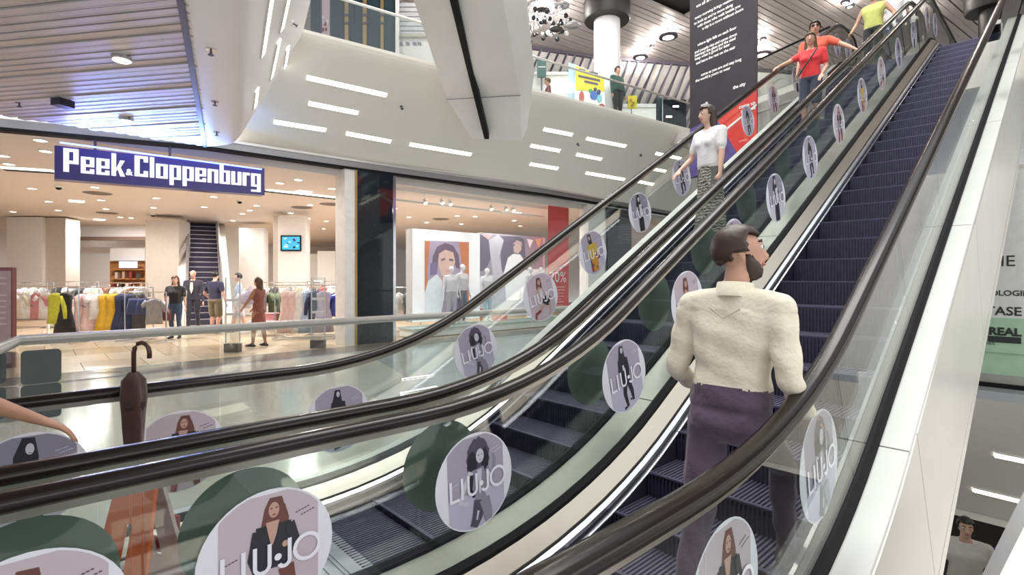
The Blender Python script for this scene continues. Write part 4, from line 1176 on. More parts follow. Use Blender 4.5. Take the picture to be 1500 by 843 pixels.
wq(mb, [(646, 380), (652, 378), (652, 381), (646, 383)], .02, HAI); wq(mb, [(658, 379), (664, 380), (664, 383), (658, 382)], .02, HAI)
wq(mb, [(652, 396), (660, 396), (656, 400)], .02, COR); wq(mb, [(645, 404), (652, 412), (652, 422), (643, 416)], .017, COR)
wq(mb, [(627, 412), (640, 402), (648, 412), (650, 440), (646, 462), (622, 462), (622, 430)], .019, COA)
wq(mb, [(630, 386), (640, 384), (640, 402), (630, 404)], .017, PUR)
wq(mb, [(664, 440), (684, 430), (687, 459), (660, 460)], .019, PUR)
mb.build('portrait', t)
t = empty('poster_wall', Vector((PX - .05, onX(750, 480, PX).y, 0)), 'grey photo wall of a woman in a white jacket beside the white display wall', 'poster')
P2 = PX - .05
a, b = onX(703, 487, P2), onX(798, 472, P2); zt2 = onX(703, 341, P2).z
MB().prism([(P2, a.y, .35), (P2, b.y, .35), (P2, b.y, zt2), (P2, a.y, zt2)], (-.15, 0, 0), art('lightgrey', (.66, .65, .68))).build('panel', t)
mb = MB()
def w2(pts, off, m_): wq(mb, pts, off, m_, P2)
DG = art('darkmauve', (.16, .14, .19)); MG = art('mauve', (.36, .32, .39)); LG = art('palegrey', (.60, .58, .63)); WH = art('white', (.84, .84, .87), .3); SK = art('skin', (.70, .50, .44)); YE = art('amber', (.72, .50, .20)); PK = art('pinkish', (.62, .44, .45))
w2([(703, 342), (796, 348), (795, 400), (703, 405)], .01, MG)
w2([(703, 345), (716, 344), (722, 372), (712, 395), (703, 398)], .012, DG); w2([(704, 343), (722, 343), (716, 352)], .013, PK)
w2([(716, 352), (730, 344), (738, 352), (732, 375), (736, 400), (722, 402), (718, 372)], .013, LG)
w2([(732, 346), (760, 347), (770, 352), (772, 395), (735, 398)], .012, DG); w2([(768, 350), (795, 352), (795, 376), (770, 378)], .013, MG)
w2([(772, 350), (776, 364), (781, 352)], .014, WH); w2([(784, 350), (793, 350), (789, 364)], .014, YE)
w2([(752, 362), (757, 355), (763, 357), (764, 366), (759, 372), (753, 370)], .016, SK); w2([(751, 358), (757, 352), (764, 355), (765, 360), (758, 358)], .017, PK)
w2([(744, 378), (752, 372), (762, 373), (768, 382), (766, 410), (760, 440), (742, 440), (738, 400)], .016, WH)
w2([(703, 405), (740, 400), (740, 440), (703, 445)], .011, LG); w2([(766, 396), (795, 394), (795, 440), (762, 440)], .012, WH)
RD = art('rust', (.58, .20, .12))
w2([(703, 452), (708, 452), (708, 472), (703, 473)], .014, RD); w2([(720, 462), (743, 460), (743, 469), (720, 471)], .014, RD)
mb.build('photo', t)
# plinth
TEALG = mat('plinth_top', (.55, .68, .66), .1)
t = empty('window_plinth', Vector((-11.95, onX(700, 480, -12).y, 0)), 'low white plinth with pale glass top in the shop window', 'plinth')
a, b = onX(597, 490, -11.9), onX(835, 460, -11.9)
MB().box((-11.97, (a.y + b.y) / 2, .12), (.7, b.y - a.y, .2), PURE).build('body', t); MB().box((-11.97, (a.y + b.y) / 2, .24), (.78, b.y - a.y + .06, .035), TEALG).build('top', t)
# red banner
BX = -11.80
t = empty('sale_banner', onX(818, 455, BX), 'tall red sale banner with white lettering in the shop window', 'banner')
a, b = onX(803, 455, BX), onX(833, 455, BX)
mb = MB(); za = onX(818, 456, BX).z
mb.prism([(BX, a.y, za), (BX, b.y, za), (BX, b.y, 4.0), (BX, a.y, 4.0)], (-.01, 0, 0), RED); mb.build('cloth', t)
mb = MB(); W_ = mat('white_print', (.85, .82, .80), .5)
w_ = b.y - a.y; zc = onX(818, 406, BX).z
put_text(mb, '20%', (BX + .006, a.y + .05 * w_, zc - .17), (0, 1, 0), (0, 0, 1), .40 * w_ / .5 * .62, W_)
for q, (wd, hh) in enumerate(((.62, .045), (.58, .045), (.5, .03), (.54, .03), (.3, .03), (.48, .045), (.44, .03))):
    z = zc - .36 - q * .10
    mb.quad(Vector((BX + .006, a.y + w_ * (.5 - wd / 2), z)), Vector((BX + .006, a.y + w_ * (.5 + wd / 2), z)), Vector((BX + .006, a.y + w_ * (.5 + wd / 2), z + hh)), Vector((BX + .006, a.y + w_ * (.5 - wd / 2), z + hh)), mat('faded_print', (.75, .30, .27), .5))
mb.build('print', t); 
mb = MB(); p_, q_ = onX(804, 401, BX), onX(833, 384, BX); mb.quad(p_ + Vector((.007, 0, -.02)), q_ + Vector((.007, 0, -.02)), q_ + Vector((.007, 0, .02)), p_ + Vector((.007, 0, .02)), W_); mb.build('stripe', t)

# ================================================================== people
def _ico(seg):
    bm = bmesh.new(); bmesh.ops.create_icosphere(bm, subdivisions=seg, radius=1.0)
    r = [v.co.copy() for v in bm.verts]; bm.free(); return r
ICO = {1: _ico(1), 2: _ico(2)}
def hull(pts_r):
    """convex hull of spheres [(centre, radius)]"""
    bm = bmesh.new()
    for c, r in pts_r:
        rx, ry, rz_ = r if isinstance(r, (tuple, list)) else (r, r, r); cx, cy, cz = c
        for v in ICO[1 if rx < .03 else 2]: bm.verts.new((v.x * rx + cx, v.y * ry + cy, v.z * rz_ + cz))
    bmesh.ops.convex_hull(bm, input=bm.verts)
    bmesh.ops.delete(bm, geom=[v for v in bm.verts if not v.link_faces], context='VERTS')
    bm.verts.index_update()
    vs = [v.co.copy() for v in bm.verts]; fs = [tuple(v.index for v in f.verts) for f in bm.faces]
    bm.free(); return vs, fs
def ik(a, b, l1, l2, pole):
    a, b = Vector(a), Vector(b); d = b - a; L = min(d.length, (l1 + l2) * .999); u = d.normalized()
    x = (l1 * l1 - l2 * l2 + L * L) / (2 * L); h = math.sqrt(max(0, l1 * l1 - x * x))
    p = Vector(pole); p = (p - u * p.dot(u)).normalized()
    return a + u * x + p * h, a + u * L
def person(label, loc, rz, height=1.72, mats=None, lean=0.0, feet=((0, 0, 0), (0, 0, 0)), hands=(None, None), head_turn=0.0, head_tilt=0.0,
           hair='short', hair_mat=None, skirt=None, sleeves='short', legs='long', voxel=.012, build=1.0, top_loose=0.0, extras=None, group=None, hem=.955, neck=1.435, elbow_out=.4, pole=None, bust=False, smooth_it=5, mannequin=False, name='person', cat='person', wrinkle=0.0):
    """local frame: facing +Y, right hand at +X, feet on z 0; feet/hands are (x, y, z) targets"""
    s = height / 1.72; m = mats
    root = empty(name, loc, label, cat, group, rz)
    parts = []     # (material key, verts, faces)
    def add(key, *sph): parts.append((key,) + hull([(Vector(c), r) for c, r in sph]))
    Rl = Matrix.Rotation(-lean, 3, 'X'); pel = Vector((0, 0, .93))
    up = lambda p: pel + Rl @ (Vector(p) - pel)
    b = build
    # legs
    for k, sx in ((0, -1), (1, 1)):
        f = feet[k]; hip = Vector((sx * .09 * b, 0, .90)); ank = Vector((sx * .09 + f[0], f[1] - .02, .085 + f[2]))
        kn, ank = ik(hip, ank, .415, .405, (sx * .08, 1, 0))
        thigh = 'legs'; calf = {'long': 'legs', 'knee': 'skin', 'bare': 'skin'}[legs]
        t_ = .082 * b if legs == 'long' else .078 * b
        if legs == 'bare': thigh = 'skin'
        mid = hip.lerp(kn, .5)
        add(thigh if legs != 'bare' else 'skin', (hip, .092 * b), (mid, t_), (kn, .062 * b))
        if legs == 'knee': add('legs', (hip, .096 * b), (hip.lerp(kn, .9), .085 * b))
        add(calf, (kn, .06 * b), (kn.lerp(ank, .35) + Vector((0, -.015, 0)), .058 * b if legs == 'long' else .054), (ank, .042 if legs == 'long' else .034))
        toe = ank + Vector((sx * .03, .15, -.045))
        add('shoe', (ank + Vector((0, -.05, -.045)), (.036, .04, .035)), (toe, (.042, .05, .028)), (ank + Vector((0, .02, -.02)), .042))
    # trunk
    TRK = [len(parts)]
    tl = top_loose
    add('legs' if skirt is None else 'legs', (up((-.08 * b, 0, .93)), (.095 * b, .10, .09)), (up((.08 * b, 0, .93)), (.095 * b, .10, .09)), (up((-.07 * b, -.04, .90)), .085), (up((.07 * b, -.04, .90)), .085))
    wz = .98
    add('top', (up((-.075 * b, 0, wz)), (.085 * b + tl, .10 + tl, .05)), (up((.075 * b, 0, wz)), (.085 * b + tl, .10 + tl, .05)), (up((-.06 * b, .01, 1.12)), (.085 * b + tl * .8, .10 + tl * .6, .08)), (up((.06 * b, .01, 1.12)), (.085 * b + tl * .8, .10 + tl * .6, .08)))
    add('top', (up((-.06 * b, .01, 1.12)), (.085 * b + tl * .8, .10 + tl * .5, .06)), (up((.06 * b, .01, 1.12)), (.085 * b + tl * .8, .10 + tl * .5, .06)), (up((-.10 * b, .01, 1.28)), (.085 * b, .105, .09)), (up((.10 * b, .01, 1.28)), (.085 * b, .105, .09)))
    add('top', (up((-.10 * b, .01, 1.27)), (.085 * b, .105, .09)), (up((.10 * b, .01, 1.27)), (.085 * b, .105, .09)), (up((-.15 * b, -.01, 1.385)), .062), (up((.15 * b, -.01, 1.385)), .062), (up((0, -.01, 1.42)), (.06, .06, .045)))
    if bust:
        for sx in (-1, 1): add('top', (up((sx * .075, .085, 1.25)), .062), (up((sx * .07, .05, 1.28)), .07))
    TRK = set(range(TRK[0], len(parts) + 1))
    # neck, head
    hc = up((0, .025, 1.60)); nb = up((0, -.005, 1.42))
    add('skin', (nb, .056), (hc + Vector((0, -.02, -.06)), .050))
    Rh = Rl @ Matrix.Rotation(head_turn, 3, 'Z') @ Matrix.Rotation(-head_tilt, 3, 'X')
    H = lambda p: hc + Rh @ Vector(p)
    add('skin', (H((0, -.015, .03)), (.073, .088, .085)), (H((0, .035, .015)), (.064, .055, .07)), (H((0, .045, -.075)), (.036, .034, .032)), (H((0, .01, -.05)), (.055, .06, .045)))
    add('skin', (H((0, .085, .015)), .010), (H((0, .106, -.022)), .014), (H((0, .085, -.032)), .018))
    for sx in (-1, 1): add('skin', (H((sx * .073, -.005, .012)), (.010, .020, .026)), (H((sx * .070, -.005, -.02)), (.009, .014, .014)))
    # arms
    wr = []
    for k, sx in ((0, -1), (1, 1)):
        sh = up((sx * .185 * b, -.01, 1.375)); tgt = hands[k] or (sx * .27, .06, .82)
        pl = (pole[k] if pole and pole[k] else (sx * elbow_out, -1, -.2))
        el, w_ = ik(sh, tgt, .285, .25, pl); wr.append((sh, el, w_))
        upm, fom = {'none': ('skin', 'skin'), 'short': ('top', 'skin'), 'long': ('top', 'top')}[sleeves]
        fat = 1.0 + (tl * 5 if sleeves == 'long' else 0)
        if sleeves == 'short':
            add('top', (sh, .066), (sh.lerp(el, .62), .058)); add('skin', (sh.lerp(el, .58), .043), (el, .038))
        else: add(upm, (sh, .064 if sleeves == 'long' else .05), (sh.lerp(el, .5), .052 * fat if sleeves == 'long' else .042), (el, .045 * fat if sleeves == 'long' else .037))
        if sleeves == 'long':
            add('top', (el, .045 * fat), (el.lerp(w_, .92), .035 * fat)); add('skin', (el.lerp(w_, .85), .027), (w_, .026))
        else: add('skin', (el, .038), (el.lerp(w_, .3), .037), (w_, .026))
        # hand: palm, four curled fingers, thumb
        u = (w_ - el).normalized(); side = Vector((0, 0, 1)).cross(u)
        side = (side if side.length > .2 else Vector((0, 1, 0))).normalized(); fwd = side
        if abs(u.z) > .7: fwd = (Vector((0, 1, 0)) - u * u.y).normalized()
        nrm_ = u.cross(fwd).normalized()
        inn = -nrm_ if nrm_.x * sx > 0 else nrm_
        if abs(u.z) < .7: inn = Vector((0, 0, -1))
        add('skin', (w_, .024), (w_ + u * .05 + fwd * .026, .015), (w_ + u * .05 - fwd * .028, .014), (w_ + u * .085 + fwd * .026, .013), (w_ + u * .08 - fwd * .028, .012))
        for q, (o_, l1) in enumerate(((.030, .066), (.011, .074), (-.009, .070), (-.029, .055))):
            p0 = w_ + u * .085 + fwd * o_; p1 = p0 + u * l1 * .55 + inn * .012; p2 = p1 + u * l1 * .35 + inn * .028
            add('skin', (p0, .0105), (p1, .0095)); add('skin', (p1, .0095), (p2, .008))
        t0 = w_ + u * .025 + fwd * .022; t1 = t0 + u * .035 + fwd * .030 + inn * .01; t2 = t1 + u * .032 + fwd * .006 + inn * .012
        add('skin', (t0, .014), (t1, .012)); add('skin', (t1, .012), (t2, .0095))
    V, Fc, KD, TR = [], [], [], []
    for pi_, (key, vs, fs) in enumerate(parts):
        o_ = len(V); V += vs; Fc += [tuple(i + o_ for i in f) for f in fs]; KD += [key] * len(vs); TR += [pi_ in TRK] * len(vs)
    V = [v * s for v in V]
    me = bpy.data.meshes.new('raw'); me.from_pydata(V, [], Fc)
    ob = bpy.data.objects.new('raw', me); COL.objects.link(ob)
    md = ob.modifiers.new('r', 'REMESH'); md.mode = 'VOXEL'; md.voxel_size = voxel
    sm = ob.modifiers.new('s', 'SMOOTH'); sm.iterations = smooth_it; sm.factor = .5
    dg = bpy.context.evaluated_depsgraph_get()
    body = bpy.data.meshes.new_from_object(ob.evaluated_get(dg))
    bpy.data.objects.remove(ob); bpy.data.meshes.remove(me)
    # surface samples tell which garment a face belongs to
    pts = []; idx = []; trunk = []
    for f in Fc:
        a_, b_, c_ = V[f[0]], V[f[1]], V[f[2]]
        n_ = max(1, min(6, int(max((a_ - b_).length, (b_ - c_).length, (c_ - a_).length) / .04)))
        for i in range(n_):
            for j in range(n_ - i):
                u_, w_ = (i + 1 / 3) / n_, (j + 1 / 3) / n_
                pts.append(a_ * (1 - u_ - w_) + b_ * u_ + c_ * w_); idx.append(KD[f[0]]); trunk.append(TR[f[0]])
    kd = KDTree(len(pts))
    for i, p in enumerate(pts): kd.insert(p, i)
    kd.balance()
    keys = ['skin', 'top', 'legs', 'shoe']
    for k_ in keys: body.materials.append(m[k_])
    pri = {'top': 0, 'legs': 1, 'shoe': 2, 'skin': 3}
    Ri = Rl.inverted(); mi = []
    for p in body.polygons:
        best = None
        for co, i, dist in kd.find_n(p.center, 2):
            d_ = dist - (.012 if idx[i] != 'skin' else 0)
            if best is None or d_ < best[0]: best = (d_, idx[i], i)
        key = best[1]
        if trunk[best[2]]:
            q = pel + Ri @ (p.center / s - pel)
            if q.z > 1.30: key = 'skin' if (q.z > neck - .35 * max(0, q.y - .02) and abs(q.x) < .06) else 'top'
            else: key = 'top' if q.z > hem else ('legs' if key in ('top', 'legs') else key)
        mi.append(keys.index(key))
    body.polygons.foreach_set('material_index', mi)
    body.polygons.foreach_set('use_smooth', [True] * len(mi))
    if wrinkle:
        for v in body.vertices:
            z = v.co.z / s
            if .9 < z < 1.36:
                a = math.sin(v.co.x * 31 + z * 23) * math.sin(v.co.y * 27 - z * 36 + v.co.x * 12)
                v.co += v.normal * wrinkle * a
            elif z < .9: v.co += v.normal * wrinkle * .7 * math.sin(z * 44 + v.co.x * 20) * math.sin(v.co.x * 25 + z * 9)
    bo = bpy.data.objects.new('body', body); COL.objects.link(bo); bo.parent = root
    # face
    if not mannequin:
        mb = MB()
        for sx in (-1, 1):
            e_ = H((sx * .031, .078, .018)) * s
            mb.ball(e_, .0135 * s, EYEW, 8, 6, (1, .8, .7)); mb.ball(e_ + Rh @ Vector((0, .0095, 0)) * s, .007 * s, P_BLK, 8, 6)
            mb.tube([H((sx * .050, .075, .040)) * s, H((sx * .032, .086, .046)) * s, H((sx * .014, .088, .040)) * s], .0045 * s, hair_mat, 5)
        mb.build('eyes', root).parent = root
        m2 = MB(); m2.tube([H((-.022, .078, -.055)) * s, H((-.008, .090, -.052)) * s, H((.008, .090, -.052)) * s, H((.022, .078, -.055)) * s], .0065 * s, LIPS, 6)
        m2.build('mouth').parent = root
        for o_ in root.children:
            if o_.name.startswith('eyes'): o_.matrix_parent_inverse = Matrix.Identity(4)
    if hair_mat and hair != 'none' and not mannequin:
        bm = bmesh.new(); bmesh.ops.create_icosphere(bm, subdivisions=4, radius=1.0)
        dead = []
        for v in bm.verts:
            c = v.co.copy()
            if (c.y > .35 and c.z < .42) or (c.z < -.38 and c.y > -.25) or c.z < -.62: dead.append(v)
            amp = 1 + .03 * math.sin(c.x * 19) * math.sin(c.z * 17 + c.y * 11)
            v.co = Vector((c.x * .088, c.y * .108 - .006, c.z * .106 + .028)) * amp
        bmesh.ops.delete(bm, geom=dead, context='VERTS')
        bmesh.ops.solidify(bm, geom=bm.faces[:], thickness=.014)
        for v in bm.verts: v.co = H(v.co) * s
        me = bpy.data.meshes.new('hair'); bm.to_mesh(me); bm.free(); me.materials.append(hair_mat)
        if hair in ('long', 'bun', 'mid'):
            bm = bmesh.new(); bm.from_mesh(me)
            lz = {'long': -.34, 'mid': -.17, 'bun': 0}[hair]
            if hair == 'bun': sph = [(H((0, -.12, .07)), .045), (H((0, -.10, .05)), .04)]
            else: sph = [(H((-.055, -.05, .02)), (.035, .05, .06)), (H((.055, -.05, .02)), (.035, .05, .06)), (H((-.07, -.055, lz)), (.04, .03, .05)), (H((.07, -.055, lz)), (.04, .03, .05)), (H((0, -.085, lz)), (.05, .03, .05))]
            vs, fs = hull(sph); vv = [bm.verts.new(v * s) for v in vs]
            for f in fs: bm.faces.new([vv[i] for i in f])
            bm.to_mesh(me); bm.free()
        for p in me.polygons: p.use_smooth = True
        ho = bpy.data.objects.new('hair', me); COL.objects.link(ho); ho.parent = root
    if skirt:
        z0, z1, w0, w1, km = skirt
        mb = MB(); n = 40; rings = []
        for q in range(9):
            t_ = q / 8; z = z0 + (z1 - z0) * t_; w = w0 + (w1 - w0) * t_ ** .8
            c0 = up((0, 0, z0)) if t_ < .2 else Vector((0, 0, z))
            rings.append([Vector((c0.x * (1 - t_) + w * math.cos(2 * PI * k / n) * (1 + .05 * t_ * math.sin(k * 2 * PI / n * 10)), c0.y * (1 - t_) + w * .8 * math.sin(2 * PI * k / n) * (1 + .05 * t_ * math.sin(k * 2 * PI / n * 10)), z)) * s for k in range(n)])
        mb.loft(rings, km, cap=False)
        mb.build('skirt', smooth=True).parent = root
    if extras: extras(root, H, up, wr, s)
    return root
EYEW = mat('eye_white', (.75, .73, .70), .3); LIPS = mat('lips', (.42, .14, .12), .5)
def skin(n, c): return mat('skin_' + n, c, .55, var=.05, scale=20)
SK_L, SK_M, SK_T = skin('light', (.62, .38, .28)), skin('medium', (.50, .28, .19)), skin('tan', (.40, .21, .13))
HB, HD, HBR, HBL = mat('hair_black', (.012, .010, .010), .45), mat('hair_dark_brown', (.035, .018, .012), .45), mat('hair_brown', (.10, .05, .025), .5), mat('hair_grey', (.30, .27, .25), .6)
def fab(n, c, **k): return mat('fabric_' + n, c, .85, var=.06, scale=12, bump=.25, bscale=40, sheen=.2, **k)
SHOEB, SHOEW = mat('shoe_black', (.02, .02, .022), .4), mat('shoe_white', (.7, .7, .68), .5)

# the man walking up on the right escalator
ymn = 2.17
zf, fy0 = tread(2.12); zf2, fy1 = tread(2.50)
CREAM = fab('cream_linen', (.70, .64, .50)); MAUVE = fab('mauve_trousers', (.085, .058, .085))
def beard(root, H, up, wr, s):
    mb = MB(); mb.loft([[H((w_ * c_, .012 + d_ * (1 - c_ * c_) ** .5, z)) * s for c_ in (-1, -.8, -.5, 0, .5, .8, 1)] + [H((w_ * .8 * c_, .0, z)) * s for c_ in (1, 0, -1)] for z, w_, d_ in ((-.01, .070, .045), (-.045, .064, .066), (-.075, .054, .072), (-.105, .040, .062), (-.116, .02, .04))], HD)
    mb.build('beard', smooth=True).parent = root
    c_ = MB(); c_.loft([[up((r_ * math.cos(a * PI / 8), -.008 + r_ * .95 * math.sin(a * PI / 8), z)) * s for a in range(16)] for r_, z in ((.082, 1.415), (.072, 1.475), (.066, 1.474), (.074, 1.415))], CREAM, cap=False)
    c_.build('collar', smooth=True).parent = root
    p1 = MB(); p1.tube([up((-.06, -.108, 1.36)) * s, up((0, -.118, 1.32)) * s, up((.06, -.108, 1.36)) * s], .004, mat('cream_seam', (.50, .45, .35), .8), 5)
    p1.build('yoke_seam').parent = root
person('man in a loose cream shirt walking up the right escalator, seen from behind', (-1.0, ymn, zf), math.radians(4), 1.765,
       dict(skin=SK_M, top=CREAM, legs=MAUVE, shoe=SHOEB), lean=.12, feet=((.02, fy0 - ymn - .05, 0), (0, fy1 - ymn - .06, zf2 - zf)), hands=((-.24, .22, .98), (.245, .16, .95)),
       head_turn=-math.radians(62), head_tilt=-.18, hair='short', hair_mat=HD, sleeves='long', legs='long', voxel=.0095, build=.96, top_loose=.012, hem=1.045, elbow_out=.12, extras=beard, wrinkle=.006, smooth_it=6)

# riders coming down on the left escalator
def stepz(y): return zstep(y) + .0
def printed():
    m = mat('skirt_print', (.20, .19, .18), .8)
    nt = m.node_tree; b = nt.nodes['Principled BSDF']
    tc = nt.nodes.new('ShaderNodeTexCoord'); ck = nt.nodes.new('ShaderNodeTexWave'); ck.bands_direction = 'Z'
    ck.inputs['Scale'].default_value = 9; ck.inputs['Distortion'].default_value = 6; ck.inputs['Detail'].default_value = 2; ck.inputs['Detail Scale'].default_value = 3
    rp = nt.nodes.new('ShaderNodeValToRGB'); rp.color_ramp.elements[0].color = (.055, .055, .05, 1); rp.color_ramp.elements[1].color = (.36, .34, .30, 1)
    rp.color_ramp.elements[0].position = .35; rp.color_ramp.elements[1].position = .6
    nt.links.new(tc.outputs['Object'], ck.inputs['Vector']); nt.links.new(ck.outputs['Fac'], rp.inputs[0]); nt.links.new(rp.outputs[0], b.inputs['Base Color'])
    return m
z_, y = tread(6.0)
person('woman in a white blouse and long patterned grey skirt riding down', (-2.93, y, z_), PI - .30, 1.64,
       dict(skin=SK_L, top=fab('white_blouse', (.72, .70, .68)), legs=mat('skirt_under', (.12, .12, .11), .8), shoe=SHOEB), hands=((-.24, .10, .80), (.27, .24, .95)), feet=((0, .02, 0), (0, -.02, 0)),
       head_turn=-.30, hair='long', hair_mat=HD, skirt=(1.0, .08, .13, .21, printed()), sleeves='short', bust=True, lean=.05, top_loose=.01)
z_, y = tread(9.2)
def strap(root, H, up, wr, s):
    MB().tube([up((-.12, .11, 1.40)) * s, up((0, .15, 1.2)) * s, up((.16, .13, .98)) * s], .012, SHOEB, 6).build('strap').parent = root
person('woman in a red T-shirt with one arm stretched down the handrail', (-2.98, y, z_), PI + .1, 1.62,
       dict(skin=SK_M, top=fab('red_tee', (.62, .03, .03)), legs=fab('dark_shorts', (.03, .035, .06)), shoe=SHOEW), hands=((-.20, .15, .92), (.46, .52, 1.06)), pole=(None, (.6, .2, -1)),
       head_turn=.1, hair='mid', hair_mat=HBR, sleeves='short', legs='knee', bust=True, extras=strap)
z_, y = tread(9.56)
def shades(root, H, up, wr, s):
    mb = MB()
    for sx in (-1, 1): mb.ball(H((sx * .032, .086, .018)) * s, .024 * s, BLACK, 8, 6, (1, .5, .8)); mb.tube([H((sx * .055, .08, .024)) * s, H((sx * .078, -.01, .024)) * s], .004, BLACK, 5)
    mb.tube([H((-.012, .098, .022)) * s, H((.012, .098, .022)) * s], .004, BLACK, 5); mb.build('sunglasses').parent = root
person('dark-haired man in sunglasses and an orange-red top behind the woman in red', (-3.02, y, z_), PI + .1, 1.74,
       dict(skin=SK_M, top=fab('orange_red_tee', (.68, .10, .05)), legs=fab('white_trousers', (.62, .60, .58)), shoe=SHOEW), hands=((-.62, .16, 1.02), (.24, .16, .85)), pole=((-1, -.3, -.4), None),
       head_turn=.25, hair='short', hair_mat=HB, sleeves='short', extras=shades)
z_, y = tread(12.3)
person('person in a yellow-green sleeveless top near the head of the left escalator', (-2.75, y, z_), PI - .1, 1.68,
       dict(skin=SK_M, top=fab('lime_top', (.50, .52, .14)), legs=fab('black_trousers', (.02, .02, .022)), shoe=SHOEB), hands=((-.40, .16, .98), (.34, .18, .92)), hair='short', hair_mat=HBR, sleeves='none', build=1.05)
y = 13.25
person('person in white standing at the very top of the left escalator', (-2.62, y, Z2 + .01), PI, 1.66,
       dict(skin=SK_M, top=fab('white_top', (.66, .64, .64)), legs=fab('denim', (.05, .07, .14)), shoe=SHOEB), hair='mid', hair_mat=HBR, sleeves='short')

# shoppers in the clothing store
def floor_at(x, y): p = onZ(x, y, 0); return (p.x, p.y, .002)
def bag(c_, mt, w=.26, h=.28, d=.1, name='handbag'):
    def f(root, H, up, wr, s): pass
    return f
CAMR = lambda a: YAW + a      # facing away from the camera, plus a turn
person('woman in a black T-shirt and jeans standing beside the man in the dark suit', floor_at(257, 497), CAMR(PI + .2), 1.63, dict(skin=SK_L, top=fab('black_tee', (.02, .02, .022)), legs=fab('jeans', (.05, .08, .14)), shoe=SHOEB), hair='mid', hair_mat=HBR, sleeves='short', voxel=.017, bust=True, hands=((-.27, .04, .80), (.30, .06, .80)))
def suit(root, H, up, wr, s):
    mb = MB(); mb.add([up(p) * s for p in ((-.03, .135, 1.38), (.03, .135, 1.38), (.045, .145, 1.2), (.0, .15, 1.06), (-.045, .145, 1.2))], [(0, 1, 2, 3, 4)], fab('pink_shirt', (.68, .52, .52))); mb.build('shirt_front').parent = root
person('bald man in a dark suit over a pale shirt in the store', floor_at(283, 487), CAMR(PI + .25), 1.80, dict(skin=SK_L, top=fab('dark_suit', (.025, .025, .04)), legs=fab('dark_suit', (.025, .025, .04)), shoe=SHOEB), hair='none', hair_mat=HBL, sleeves='long', voxel=.017, extras=suit, feet=((0, -.1, 0), (0, .15, 0)))
person('man in a navy T-shirt and khaki shorts seen from behind', floor_at(315, 489), CAMR(-.2), 1.76, dict(skin=SK_L, top=fab('navy_tee', (.025, .025, .06)), legs=fab('khaki_shorts', (.16, .13, .08)), shoe=SHOEB), hair='short', hair_mat=HB, sleeves='short', legs='knee', voxel=.017, build=1.12, hands=((-.3, .15, .95), (.34, .0, .84)))
person('walker in a light blue top and shorts with a pale bag', floor_at(350, 490), CAMR(PI / 2 + .5), 1.70, dict(skin=SK_L, top=fab('light_blue_top', (.36, .44, .62)), legs=fab('pale_shorts', (.55, .50, .55)), shoe=SHOEW), hair='short', hair_mat=HB, sleeves='short', legs='knee', voxel=.017, feet=((0, -.18, 0), (0, .22, 0)))
person('woman in a rust brown dress walking with white bags', floor_at(379, 509), CAMR(PI / 2 - .2), 1.58, dict(skin=SK_T, top=fab('rust_dress', (.24, .07, .05)), legs=fab('rust_dress', (.24, .07, .05)), shoe=SHOEB), hair='mid', hair_mat=HBR, sleeves='none', legs='bare', voxel=.017, skirt=(1.0, .52, .13, .20, fab('rust_dress', (.24, .07, .05))), feet=((0, .12, 0), (0, -.1, 0)), hands=((-.2, .32, .92), (.2, .30, .95)))
WB = mat('white_plastic_bag', (.78, .76, .80), .5); MAR = mat('maroon_leather', (.10, .03, .04), .5)
def carrier(p, w, h, d, m_, label, nm='shopping_bag'):
    p = Vector(p); t = empty(nm, p, label, 'bag')
    rings = [[p + RT * (sx * w / 2 * k) + FW * (sy * d / 2 * k) + Vector((0, 0, z)) for sx, sy in ((-1, -1), (-.3, -1.25), (.3, -1.25), (1, -1), (1, 1), (.3, 1.2), (-.3, 1.2), (-1, 1))] for k, z in ((.8, 0), (1.0, .05), (1.0, h * .6), (.75, h))]
    MB().loft(rings, m_).build('body', t, smooth=True)
    for s in (-1, 1): MB().tube([p + RT * (-w * .2) + FW * (s * d * .3) + Vector((0, 0, h * .98)), p + FW * (s * d * .1) + Vector((0, 0, h * 1.35)), p + RT * (w * .2) + FW * (s * d * .3) + Vector((0, 0, h * .98))], .008, m_, 5).build('handle', t)
carrier(onT(240, 470, 13.2), .32, .3, .14, MAR, 'maroon handbag hanging at the side of the woman in black', 'handbag')
carrier(onT(357, 452, 12.4), .34, .36, .16, WB, 'crumpled white shopping bag in front of the light blue walker')
carrier(onT(367, 446, 11.8), .40, .30, .18, mat('lilac_plastic_bag', (.66, .60, .74), .5), 'pale lilac shopping bag held by the woman in the rust dress')

# display mannequins before the window posters
MW = mat('mannequin_white', (.80, .79, .80), .35)
def mann(x, yb, h, label, rz, top, legs):
    p = onX(x, 440, -12.0); person(label, (-12.0, p.y, .262), rz, h, dict(skin=MW, top=top, legs=legs, shoe=MW), hair='none', hair_mat=HB, sleeves='short', voxel=.02, mannequin=True, name='mannequin', cat='mannequin', group='window mannequins')
mann(661, 470, 1.66, 'white mannequin in a white top and pale trousers, left of the pair before the portrait', -PI / 2 - .2, fab('mann_white', (.72, .72, .74)), fab('mann_grey', (.45, .44, .47)))
mann(677, 470, 1.72, 'white mannequin in a pale coat, right of the pair before the portrait', -PI / 2 + .2, fab('mann_pale', (.66, .64, .66)), fab('mann_dark', (.16, .14, .18)))
mann(713, 470, 1.62, 'white mannequin at the left side of the grey photo wall', -PI / 2, fab('mann_white', (.72, .72, .74)), fab('mann_blue', (.45, .58, .70)))
mann(776, 460, 1.68, 'white mannequin at the right side of the grey photo wall', -PI / 2 + .3, fab('mann_white', (.72, .72, .74)), fab('mann_pale', (.66, .64, .66)))
mann(792, 460, 1.68, 'white mannequin between the photo wall and the red banner', -PI / 2 - .1, fab('mann_white', (.72, .72, .74)), fab('mann_grey', (.45, .44, .47)))

